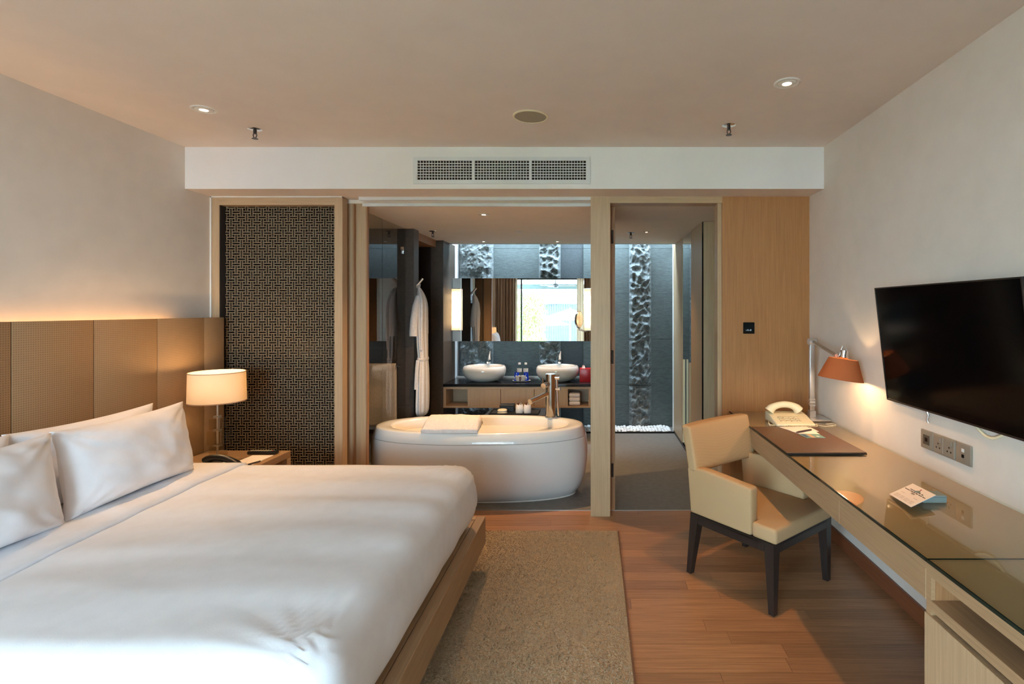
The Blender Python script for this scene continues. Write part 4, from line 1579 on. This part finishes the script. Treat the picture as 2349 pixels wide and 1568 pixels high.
for k, lab in enumerate(('lower round cream soap on the tray behind the tub', 'upper round cream soap on the tray behind the tub')):
    so = thing('round_soap', lab, 'soap', (-0.86, 4.87, 0.514 + k * 0.02), group='stacked round soaps')
    lathe('cake', [(0.0, 0.0), (0.04, 0.0), (0.046, 0.005), (0.046, 0.014), (0.04, 0.0195), (0.0, 0.0195)], (-0.86, 4.87, 0.5142 + k * 0.0197), 'soap_cream', so, 28)
for k, lab in enumerate(('left white cloth pouch of bottles behind the tub', 'right white cloth pouch of bottles behind the tub')):
    X = -0.70 + k * 0.075
    po = thing('bottle_pouch', lab, 'pouch', (X, 4.88, 0.514), group='white amenity pouches')
    lathe('cloth', [(0.0, 0.0), (0.032, 0.0), (0.037, 0.02), (0.036, 0.06), (0.030, 0.082), (0.024, 0.08), (0.0, 0.076)], (X, 4.88, 0.5142), 'robe_cloth', po, 20, sy=0.9)
    for q in (-1, 1):
        cyl_between('bottle_cap', (X + q * 0.012, 4.88, 0.585), (X + q * 0.012, 4.88, 0.612), 0.009, 'amber_cap' if q < 0 else 'brushed_steel', po, 12)

# vanity: counter + cabinet
VYF = 5.9
van = thing('vanity_unit', 'wall-hung oak vanity cabinet with open niches', 'vanity', (-0.83, 6.2, 0.37))
vx0, vx1, vz0, vz1 = -1.715, 0.05, 0.372, 0.613
NCH = [(-1.685, -1.441), (-0.293, -0.06)]
box('bottom_panel', vx0, vx1, VYF, 6.45, vz0, vz0 + 0.02, 'oak_x', van)
box('top_panel', vx0, vx1, VYF, 6.45, vz1 - 0.028, vz1, 'oak_x', van)
box('end_panel', vx0, NCH[0][0], VYF, 6.45, vz0 + 0.02, vz1 - 0.028, 'oak', van)
box('end_panel', NCH[1][1], vx1, VYF, 6.45, vz0 + 0.02, vz1 - 0.028, 'oak', van)
box('back_panel', NCH[0][0], NCH[1][1], 6.20, 6.22, vz0 + 0.02, vz1 - 0.028, 'oak_x', van)
dxs = [-1.441, -1.061, -0.678, -0.293]
for a, b in zip(dxs[:-1], dxs[1:]):
    box('drawer_front', a + 0.0025, b - 0.0025, VYF, 6.19, vz0 + 0.021, vz1 - 0.029, 'oak', van)
ct = thing('vanity_counter', 'long black stone worktop carrying two basins', 'worktop', (-0.83, 6.2, 0.615))
box('slab', -1.715, 0.06, VYF - 0.012, 6.46, 0.6135, 0.645, 'black_stone', ct, bev=0.002, seg=1)
box('upstand', -1.715, 0.06, 6.445, 6.46, 0.6452, 0.662, 'porcelain', ct)


def basin(x, label):
    t = thing('basin', label, 'basin', (x, 6.16, 0.645), group='vessel basins on the vanity')
    prof = [(0.0, 0.0005), (0.135, 0.0005), (0.145, 0.004), (0.200, 0.026), (0.236, 0.060), (0.252, 0.100), (0.255, 0.135), (0.248, 0.165), (0.236, 0.178),
            (0.215, 0.179), (0.207, 0.172), (0.200, 0.15), (0.185, 0.09), (0.13, 0.045), (0.03, 0.036), (0.0, 0.035)]
    lathe('bowl', prof, (x, 6.16, 0.645), 'porcelain', t, 56)
    lathe('waste', [(0.025, 0.6815), (0.022, 0.685), (0.0, 0.686)], (x, 6.16, 0), 'chrome', t, 18)
    f = thing('basin_tap', 'slim curved chrome tap behind the ' + label.split(' round')[0] + ' basin', 'tap', (x, 6.4, 0.645), group='basin taps')
    cyl_between('riser', (x + 0.01, 6.425, 0.6455), (x + 0.01, 6.425, 0.845), 0.019, 'chrome', f, 18)
    tube('body', [(x + 0.01, 6.425, 0.84), (x + 0.008, 6.42, 0.88), (x + 0.012, 6.405, 0.93), (x + 0.022, 6.385, 0.985)], 0.02, 'chrome', f, 18,
         rs=[0.02, 0.025, 0.02, 0.008])
    tube('spout', [(x + 0.009, 6.42, 0.855), (x + 0.008, 6.36, 0.862), (x + 0.008, 6.30, 0.845)], 0.014, 'chrome', f, 16, rs=[0.02, 0.016, 0.013])


basin(-1.30, 'left round white vessel basin on the black worktop')
basin(-0.43, 'right round white vessel basin on the black worktop')

# water tray between the basins
wt = thing('water_tray', 'small white tray with feet between the two basins', 'tray', (-0.85, 6.1, 0.645))
lathe('dish', [(0.0, 0.002), (0.08, 0.002), (0.108, 0.010), (0.11, 0.014), (0.0, 0.010)], (-0.85, 6.1, 0.645), 'porcelain', wt, 32, sy=0.7)
for k, lab in enumerate(('left clear water bottle on the tray between the basins', 'right clear water bottle on the tray between the basins')):
    X = -0.88 + 0.075 * k
    bt = thing('water_bottle', lab, 'bottle', (X, 6.13, 0.66), group='water bottles between the basins')
    lathe('bottle', [(0.0, 0.0), (0.027, 0.0), (0.028, 0.01), (0.028, 0.13), (0.022, 0.15), (0.011, 0.165), (0.011, 0.18), (0.0, 0.18)], (X, 6.13, 0.6602), 'bottle_glass', bt, 20)
    cyl_between('cap', (X, 6.13, 0.8404), (X, 6.13, 0.862), 0.015, 'bottle_cap', bt, 14)
    lathe('label_band', [(0.0282, 0.095), (0.0288, 0.095), (0.0288, 0.135), (0.0282, 0.135)], (X, 6.13, 0.6602), 'label_white', bt, 20, close=True)
for k, lab in enumerate(('left blue tumbler on the water tray', 'right blue tumbler on the water tray')):
    X = -0.905 + 0.11 * k
    gl = thing('blue_tumbler', lab, 'glass', (X, 6.08, 0.66), group='blue tumblers on the water tray')
    lathe('cup', [(0.0, 0.0), (0.033, 0.0), (0.026, 0.095), (0.023, 0.095), (0.03, 0.006), (0.0, 0.006)], (X, 6.08, 0.6602), 'blue_glass', gl, 24)
for k, lab in enumerate(('left white cup in front of the blue tumblers', 'right white cup in front of the blue tumblers')):
    X = -0.885 + 0.062 * k
    cp = thing('white_cup', lab, 'cup', (X, 6.04, 0.655), group='white cups on the water tray')
    lathe('cup', [(0.0, 0.0), (0.016, 0.0), (0.026, 0.02), (0.028, 0.062), (0.026, 0.062), (0.022, 0.02), (0.0, 0.008)], (X, 6.035, 0.6602), 'porcelain', cp, 24)
    lathe('handle', [(0.012, -0.003), (0.015, 0.0), (0.012, 0.003), (0.009, 0.0)], (X + (-0.031 if k == 0 else 0.031), 6.035, 0.693), 'porcelain', cp, 16, close=True,
          mtx=Matrix.Rotation(PI / 2, 3, 'X'))
tag(box('sachet_holder', -0.865, -0.843, 6.0, 6.012, 0.6602, 0.71, 'amber_cap'), 'brown sachet standing between the white cups', 'sachet')
tb = thing('tissue_box', 'red square tissue box at the right end of the vanity', 'tissue box', (-0.12, 6.12, 0.645))
box('box', -0.166, -0.03, 6.05, 6.19, 0.6455, 0.80, 'red_lacquer', tb, bev=0.003)
mesh('tissue', [(-0.145, 6.11, 0.80), (-0.10, 6.11, 0.80), (-0.10, 6.13, 0.80), (-0.145, 6.13, 0.80), (-0.128, 6.115, 0.84), (-0.112, 6.125, 0.832), (-0.135, 6.12, 0.826)],
     [(0, 1, 5, 4), (1, 2, 5), (2, 3, 6, 5), (3, 0, 4, 6), (4, 5, 6)], 'paper', tb)
for k, lab in enumerate(('bottom folded white face towel in the vanity niche', 'middle folded white face towel in the vanity niche', 'top folded white face towel in the vanity niche')):
    z = vz0 + 0.021 + k * 0.047
    t = thing('folded_towel', lab, 'towel', (-0.22, 6.0, z), group='folded towels in the niche')
    box('cloth', -0.285, -0.155, 5.92, 6.12, z, z + 0.046, 'towel', t, bev=0.02, seg=4)

# mirror with sconces
mi = thing('bathroom_mirror', 'wide frameless mirror hung before the stone wall above the basins', 'mirror', (-0.86, 6.3, 1.109))
MXL, MXR, MZ0, MZ1, MY = -1.715, -0.006, 1.109, 1.871, 6.28
box('silvered_glass', MXL, MXR, MY, MY + 0.006, MZ0, MZ1, 'mirror_silver', mi)
box('backing', MXL + 0.004, MXR - 0.004, MY + 0.0062, MY + 0.03, MZ0 + 0.004, MZ1 - 0.004, 'brushed_steel', mi)
box('bracket', -1.4, -1.3, MY + 0.03, YS - 0.06, 1.4, 1.5, 'brushed_steel', mi)
box('bracket', -0.35, -0.25, MY + 0.03, YS, 1.4, 1.5, 'brushed_steel', mi)


def sconce(x0, x1, steel, label):
    t = thing('mirror_sconce', label, 'wall light', ((x0 + x1) / 2, MY, 1.24), group='mirror sconces')
    z0, z1 = 1.243, 1.740
    yf, yb = MY - 0.062, MY - 0.014
    # frosted tube, hollow
    mesh('frosted_glass', [(x0, yb, z0), (x0, yf, z0), (x1, yf, z0), (x1, yb, z0), (x0, yb, z1), (x0, yf, z1), (x1, yf, z1), (x1, yb, z1)],
         [(0, 1, 5, 4), (1, 2, 6, 5), (2, 3, 7, 6)], 'sconce_glass', t)
    box('back_plate', x0, x1, yb, MY - 0.0005, z0, z1, 'brushed_steel', t)
    box('end_cap', x0, x1, yf, MY - 0.0005, z0 - 0.008, z0 - 0.0005, 'chrome', t)
    box('end_cap', x0, x1, yf, MY - 0.0005, z1 + 0.0005, z1 + 0.008, 'chrome', t)
    if steel:
        box('steel_strip', x0, x1, MY - 0.02, MY - 0.0005, z1 + 0.0085, MZ1, 'brushed_steel', t)
        box('steel_strip', x0, x1, MY - 0.02, MY - 0.0005, MZ0, z0 - 0.0085, 'brushed_steel', t)
    for q in (0.2, 0.4, 0.6, 0.8):
        add_light('sconce_light', 'POINT', ((x0 + x1) / 2, (yf + yb) / 2, z0 + (z1 - z0) * q), 2.6, (1.0, 0.70, 0.40), parent=t, shadow_soft_size=0.015)


sconce(-1.708, -1.608, True, 'glowing frosted sconce strip at the left end of the bathroom mirror')
sconce(-0.116, -0.016, False, 'glowing frosted sconce strip at the right end of the bathroom mirror')
sm = thing('shaving_mirror', 'round chrome magnifying mirror on a short arm at the right sconce', 'mirror', (-0.19, 6.2, 1.27))
rotm = Matrix.Rotation(math.radians(68), 3, 'Z') @ Matrix.Rotation(PI / 2, 3, 'X')
lathe('disc', [(0.0, 0.014), (0.095, 0.012), (0.103, 0.004), (0.103, -0.004), (0.095, -0.012), (0.0, -0.014)], (-0.178, 6.17, 1.372), 'dark_chrome', sm, 40, mtx=rotm)
lathe('mirror_face', [(0.094, -0.0125), (0.0, -0.0148)], (-0.178, 6.17, 1.372), 'mirror_silver', sm, 40, mtx=rotm)
tube('arm', [(-0.178, 6.17, 1.268), (-0.178, 6.175, 1.248), (-0.15, 6.2, 1.243), (-0.10, 6.262, 1.222), (-0.10, 6.2800, 1.222)], 0.006, 'chrome', sm, 10)

# shower glass
sg = thing('shower_screen', 'clear glass shower screen and hinged glass door on the left', 'shower screen', (-1.84, 4.5, 0))
box('fixed_pane', -1.845, -1.837, 3.995, 4.497, 0.03, 2.2795, 'shower_glass_fixed', sg)
box('door_pane', -1.845, -1.837, 4.503, 5.046, 0.03, 2.2795, 'shower_glass', sg)
for hz in (2.06, 0.30):
    box('hinge', -1.855, -1.825, 4.965, 5.0485, hz - 0.035, hz + 0.035, 'chrome', sg, bev=0.003)
box('sill', -1.87, -1.81, 3.995, 5.046, 0.0, 0.028, 'oak_y', sg)
tr = thing('towel_rail', 'slim chrome towel rail on the shower wall', 'towel rail', (-2.05, 4.97, 0.96))
cyl_between('bar', (-2.32, 4.97, 0.957), (-1.86, 4.97, 0.957), 0.009, 'chrome', tr, 14)
for X in (-2.29, -1.89):
    cyl_between('post', (X, 4.97, 0.957), (X, 5.05, 0.957), 0.011, 'chrome', tr, 14)
ht = thing('hanging_towel', 'white bath towel hanging on the shower rail', 'towel', (-2.03, 4.96, 0.96))
verts, faces = [], []
N1, N2 = 24, 40
for i in range(N1 + 1):
    u = i / N1
    X = -2.165 + 0.265 * u
    for j in range(N2 + 1):
        v = j / N2
        L = 0.62
        sfull = v * 2 * L - L
        if abs(sfull) < 0.03:
            a = sfull / 0.03 * PI / 2
            yy, zz = 4.97 + 0.0165 * math.sin(a), 0.957 + 0.0165 * math.cos(a)
        else:
            yy = 4.97 + math.copysign(0.0165 + 0.004 * math.sin(u * 9 + abs(sfull) * 3), sfull)
            zz = 0.957 - (abs(sfull) - 0.03) - (0.03 if sfull > 0 else 0)
        verts.append((X + 0.012 * (abs(sfull) / L) * (u - 0.7), yy, zz))
for i in range(N1):
    for j in range(N2):
        a = i * (N2 + 1) + j
        faces.append((a, a + 1, a + N2 + 2, a + N2 + 1))
o = mesh('terry_cloth', verts, faces, 'towel', ht, smooth=True)
sd = o.modifiers.new('thick', 'SOLIDIFY'); sd.thickness = 0.009; sd.offset = 0.6

# robe on its hook
hk = thing('robe_hook', 'slanted chrome rod hook on the tiled wall end', 'hook', (-1.75, 5.12, 1.74))
cyl_between('rod', (-1.756, 5.12, 1.725), (-1.69, 5.12, 1.80), 0.013, 'chrome', hk, 18)
lathe('rose', [(0.022, 0.0), (0.022, 0.006), (0.0, 0.006)], (-1.7549, 5.12, 1.725), 'chrome', hk, 20, mtx=Matrix.Rotation(PI / 2, 3, 'Y'))
rb = thing('bathrobe', 'white bathrobe hanging from the hook beside the dark doorway', 'bathrobe', (-1.69, 5.12, 0.43))
levels = [(1.712, -1.727, 0.010, 0.012), (1.69, -1.722, 0.018, 0.03), (1.66, -1.714, 0.028, 0.055), (1.60, -1.700, 0.040, 0.075), (1.52, -1.694, 0.046, 0.095), (1.40, -1.697, 0.044, 0.105),
          (1.25, -1.697, 0.043, 0.105), (1.12, -1.694, 0.044, 0.10), (1.04, -1.690, 0.040, 0.09), (1.00, -1.689, 0.039, 0.09), (0.96, -1.690, 0.044, 0.10),
          (0.85, -1.690, 0.047, 0.115), (0.7, -1.692, 0.049, 0.125), (0.55, -1.695, 0.050, 0.13), (0.43, -1.698, 0.048, 0.13)]
verts, faces = [], []
SEG = 48
for (z, x, a, b) in levels:
    for k in range(SEG):
        t = 2 * PI * k / SEG
        w_ = 1 + 0.10 * math.sin(t * 9 + z * 2.0) * min(1, (1.71 - z) * 5) + 0.05 * noise.noise(Vector((math.cos(t) * 2, math.sin(t) * 2, z * 4)))
        X = x + a * math.cos(t) * w_
        verts.append((max(X, -1.7535), 5.12 + b * math.sin(t) * w_, z))
for i in range(len(levels) - 1):
    for k in range(SEG):
        k2 = (k + 1) % SEG
        faces.append((i * SEG + k, i * SEG + k2, (i + 1) * SEG + k2, (i + 1) * SEG + k))
faces.append(tuple(range(SEG))[::-1]); faces.append(tuple((len(levels) - 1) * SEG + k for k in range(SEG)))
o = mesh('body', verts, faces, 'robe_cloth', rb, smooth=True)
ss = o.modifiers.new('sub', 'SUBSURF'); ss.levels = 1; ss.render_levels = 1
o = tube('sleeve', [(-1.718, 5.06, 1.62), (-1.726, 5.015, 1.52), (-1.735, 5.0, 1.40), (-1.742, 5.0, 1.30), (-1.742, 5.0, 1.235)], 0.05, 'robe_cloth', rb, 20,
         rs=[0.022, 0.032, 0.036, 0.037, 0.04])
o = tube('sleeve', [(-1.71, 5.17, 1.60), (-1.706, 5.22, 1.5), (-1.71, 5.235, 1.38), (-1.712, 5.235, 1.25)], 0.045, 'robe_cloth', rb, 20, rs=[0.02, 0.03, 0.036, 0.038])
lathe('belt', [(0.046, -0.016), (0.050, 0.0), (0.046, 0.016), (0.038, 0.0)], (-1.690, 5.12, 1.005), 'robe_cloth', rb, 32, close=True, sy=2.15)
for (dx, dz) in ((0.0, 0.0), (0.012, 0.06)):
    tube('belt_end', [(-1.712 + dx, 5.02, 1.0), (-1.716 + dx, 5.005, 0.93), (-1.72 + dx, 5.0, 0.82), (-1.725 + dx, 5.0, 0.72 + dz)], 0.012, 'robe_cloth', rb, 8)
tube('collar', [(-1.72, 5.10, 1.70), (-1.70, 5.06, 1.66), (-1.675, 5.035, 1.58), (-1.668, 5.02, 1.45), (-1.672, 5.02, 1.3), (-1.676, 5.03, 1.1)], 0.014, 'robe_cloth', rb, 10)
tube('hanger_loop', [(-1.735, 5.11, 1.69), (-1.728, 5.115, 1.735), (-1.722, 5.125, 1.762), (-1.722, 5.132, 1.735), (-1.73, 5.13, 1.69)], 0.004, 'robe_cloth', rb, 8)

# wardrobe in the passage
wd = thing('wardrobe', 'tall fitted wardrobe with mirror sliding doors in the passage', 'wardrobe', (1.25, 5.45, 0))
wx = 0.972
box('carcass', wx + 0.03, XR - 0.001, 4.665, 6.36, 0, ZBC - 0.001, 'wardrobe_wood', wd)
box('end_panel', wx + 0.012, XR - 0.001, 4.64, 4.664, 0, ZBC - 0.001, 'oak', wd)
box('sliding_door', wx, wx + 0.028, 4.645, 5.165, 0.01, ZBC - 0.005, 'wardrobe_wood', wd)
dm = box('sliding_door', wx + 0.006, wx + 0.028, 5.17, 5.70, 0.01, ZBC - 0.005, 'wardrobe_mirror', wd)
box('sliding_door', wx, wx + 0.028, 5.705, 6.27, 0.01, ZBC - 0.005, 'wardrobe_wood', wd)
box('end_strip', wx - 0.004, wx + 0.028, 6.272, 6.36, 0.0, ZBC - 0.001, 'white_trim', wd)
box('shadow_gap', wx - 0.001, wx + 0.012, 4.6415, 4.6445, 0.0, ZBC - 0.002, 'thermo_black', wd)
box('handle_with_reflection', wx - 0.022, wx - 0.0005, 5.50, 5.53, 0.08, 0.96, 'cream_plastic', wd)
box('handle_with_reflection', wx - 0.022, wx - 0.0005, 5.16, 5.175, 0.08, 0.96, 'wardrobe_wood', wd)  # solid strip standing in for the handle's reflection in the mirror door
box('plinth', wx - 0.004, wx - 0.0005, 4.7, 6.27, 0.0, 0.03, 'dark_wood', wd)

# pebbles at the foot of the stone wall, each one a stone
pm = []
for k in range(7):
    bm = bmesh.new()
    bmesh.ops.create_icosphere(bm, subdivisions=2, radius=1.0)
    for v in bm.verts:
        v.co *= 1 + 0.13 * noise.noise(v.co * 1.3 + Vector((k * 3.1, 0, 0)))
        v.co.x *= 1.0 + 0.25 * (k % 3) / 2
        v.co.z *= 0.62
    me = bpy.data.meshes.new('pebble')
    bm.to_mesh(me); bm.free()
    for p in me.polygons: p.use_smooth = True
    me.materials.append(M('pebble_stone'))
    pm.append(me)
rp = random.Random(11)
cnt = 0
kx = -0.22
while kx < 0.955 and cnt < 292:
    ky = 6.27
    while ky < 6.535 and cnt < 292:
        r = rp.uniform(0.017, 0.024)
        o = bpy.data.objects.new('pebble', rp.choice(pm))
        COL.objects.link(o)
        o.location = (kx + rp.uniform(-0.006, 0.006), ky + rp.uniform(-0.006, 0.006), r * 0.6 + 0.001 + rp.uniform(0, 0.012))
        o.scale = (r, r, r)
        o.rotation_euler = (0, 0, rp.uniform(0, 6.28))
        tag(o, 'smooth white pebble in the bed along the slate wall', 'pebble', 'white pebbles under the slate wall')
        cnt += 1
        ky += 0.037
    kx += 0.038
struct(box('trim_8', -1.715, 0.968, 6.235, 6.25, 0.0, 0.02, 'black_stone'), 'low dark kerb holding the pebbles')

# ================================================================== CURTAINS + OUTSIDE (seen in the mirror)


def curtain(x0, x1, y, z0, z1, folds, amp, mat, name, label):
    n = folds * 10
    verts, faces = [], []
    for i in range(n + 1):
        u = i / n
        for j in range(9):
            v = j / 8
            ph_ = 0.5 * math.sin(v * 2 + u * 3)
            verts.append((x0 + (x1 - x0) * u + 0.01 * math.sin(u * 17 + v), y + amp * math.sin(u * folds * 2 * PI + ph_ * 0.4) * (0.75 + 0.25 * math.sin(u * 13)), z0 + (z1 - z0) * v))
    for i in range(n):
        for j in range(8):
            a = i * 9 + j
            faces.append((a, a + 9, a + 10, a + 1))
    o = mesh(name, verts, faces, mat, None, smooth=True)
    sd = o.modifiers.new('thick', 'SOLIDIFY'); sd.thickness = 0.003
    tag(o, label, 'curtain', 'curtains at the window')


curtain(-2.66, -2.10, YR + 0.13, 0.02, 2.52, 7, 0.05, 'curtain_brown', 'curtain', 'brown pleated curtain left of the window in the mirror')
curtain(-2.20, -2.06, YR + 0.05, 0.02, 2.50, 3, 0.02, 'curtain_sheer', 'sheer_curtain', 'pale sheer curtain strip at the window edge in the mirror')
curtain(-0.46, -0.26, YR + 0.05, 0.02, 2.50, 3, 0.02, 'curtain_sheer', 'sheer_curtain', 'pale sheer curtain strip right of the window in the mirror')
curtain(-0.27, -0.06, YR + 0.13, 0.02, 2.52, 3, 0.04, 'curtain_brown', 'curtain', 'brown pleated curtain right of the window in the mirror')

struct(box('floor_terrace', -9, 8, -4.6, YR - 0.1, -0.12, -0.02, 'terrace_stone'), 'pale terrace outside the window')
struct(box('ground', -22, 20, -34, -4.6, -1.15, -1.0, 'terrace_stone'), 'lower pool deck outside')
struct(box('ceiling_veranda', -5, 4.5, -3.9, YR - 0.1, 2.42, 2.5, 'veranda_white'), 'white veranda ceiling outside the window')
struct(box('trim_9', -5, 4.5, -4.0, -3.85, 2.14, 2.30, 'veranda_beam'), 'dark veranda edge beam')
fan = thing('ceiling_fan', 'white ceiling fan on the veranda reflected in the bathroom mirror', 'fan', (-1.14, -2.9, 2.3))
cyl_between('rod', (-1.14, -2.9, 2.25), (-1.14, -2.9, 2.42), 0.015, 'frame_dark', fan, 10)
lathe('motor', [(0.0, -0.07), (0.07, -0.06), (0.1, 0.0), (0.08, 0.05), (0.0, 0.08)], (-1.14, -2.9, 2.21), 'frame_dark', fan, 20)
for k in range(3):
    a = math.radians(8 + 120 * k)
    d, q = Vector((math.cos(a), math.sin(a), 0)), Vector((-math.sin(a), math.cos(a), 0))
    c = Vector((-1.14, -2.9, 2.20))
    vs = [c + d * 0.08 - q * 0.04, c + d * 0.6 - q * 0.06, c + d * 0.6 + q * 0.06, c + d * 0.08 + q * 0.04]
    vs = [v + Vector((0, 0, -0.005)) for v in vs] + [v + Vector((0, 0, 0.005)) for v in vs]
    mesh('blade', vs, BF, 'parasol_canvas', fan)


def parasol(x, y, z_apex, z_rim, r, label):
    t = thing('parasol', label, 'parasol', (x, y, -1.0), group='white parasols by the pool')
    cyl_between('pole', (x, y, -1.0), (x, y, z_apex + 0.05), 0.03, 'bark', t, 10)
    verts = [(x, y, z_apex), (x, y, z_apex - 0.02)]
    for zz in (0, -0.02):
        for k in range(8):
            a = k * PI / 4 + 0.2
            verts.append((x + r * math.cos(a), y + r * math.sin(a), z_rim + zz))
    faces = []
    for k in range(8):
        k2 = (k + 1) % 8
        faces += [(0, 2 + k, 2 + k2), (1, 10 + k2, 10 + k), (2 + k, 10 + k, 10 + k2, 2 + k2)]
    mesh('canopy', verts, faces, 'parasol_canvas', t)


parasol(-2.55, -10.3, 1.45, 0.85, 1.5, 'large white parasol nearest the window in the mirror')
parasol(-1.35, -17.0, 1.55, 0.95, 1.9, 'smaller distant white parasol by the slatted building in the mirror')


def tree(x, y, z0, z1, r, n, label):
    t = thing('tree', label, 'tree', (x, y, -1.0), group='trees by the pool')
    tube('trunk', [(x, y, -1.0), (x + 0.05, y, z0 + 0.3), (x, y, z1 - 0.3)], 0.06, 'bark', t, 8, rs=[0.07, 0.05, 0.02])
    rr = random.Random(int(x * 10) + 50)
    vs, fs = [], []
    for k in range(n):
        a, q = rr.uniform(0, 2 * PI), rr.random() ** 0.5
        c = Vector((x + r * q * math.cos(a), y + r * q * math.sin(a), rr.uniform(z0, z1)))
        d = Vector((rr.uniform(-1, 1), rr.uniform(-1, 1), rr.uniform(-1.6, -0.1))).normalized()
        p = d.cross(Vector((rr.uniform(-1, 1), rr.uniform(-1, 1), 0.3))).normalized() * 0.018
        L = rr.uniform(0.12, 0.26)
        b = len(vs)
        vs += [c - p * 0.3, c + d * L * 0.5 + p, c + d * L, c + d * L * 0.5 - p]
        fs.append((b, b + 1, b + 2, b + 3))
    stuff(mesh('foliage', vs, fs, 'leaf_green', t))


tree(-2.45, -6.6, 0.3, 2.2, 0.65, 3200, 'bright green leafy tree nearest the window in the mirror')
tree(-3.0, -7.9, -0.6, 0.9, 0.4, 1500, 'low green shrub beside the large parasol in the mirror')
bl = thing('pavilion', 'grey slatted pavilion building beyond the pool in the mirror', 'building', (-1.5, -22, -1.0))
box('wall', -3.4, 3.0, -24.0, -22.1, -1.0, 1.9, 'slat_grey', bl)
box('roof', -7.5, 3.5, -24.5, -21.4, 2.1, 2.5, 'veranda_white', bl)
for k in range(41):
    X = -3.38 + k * 0.155
    box('slat', X, X + 0.06, -22.1, -22.02, -0.95, 1.88, 'frame_dark', bl)
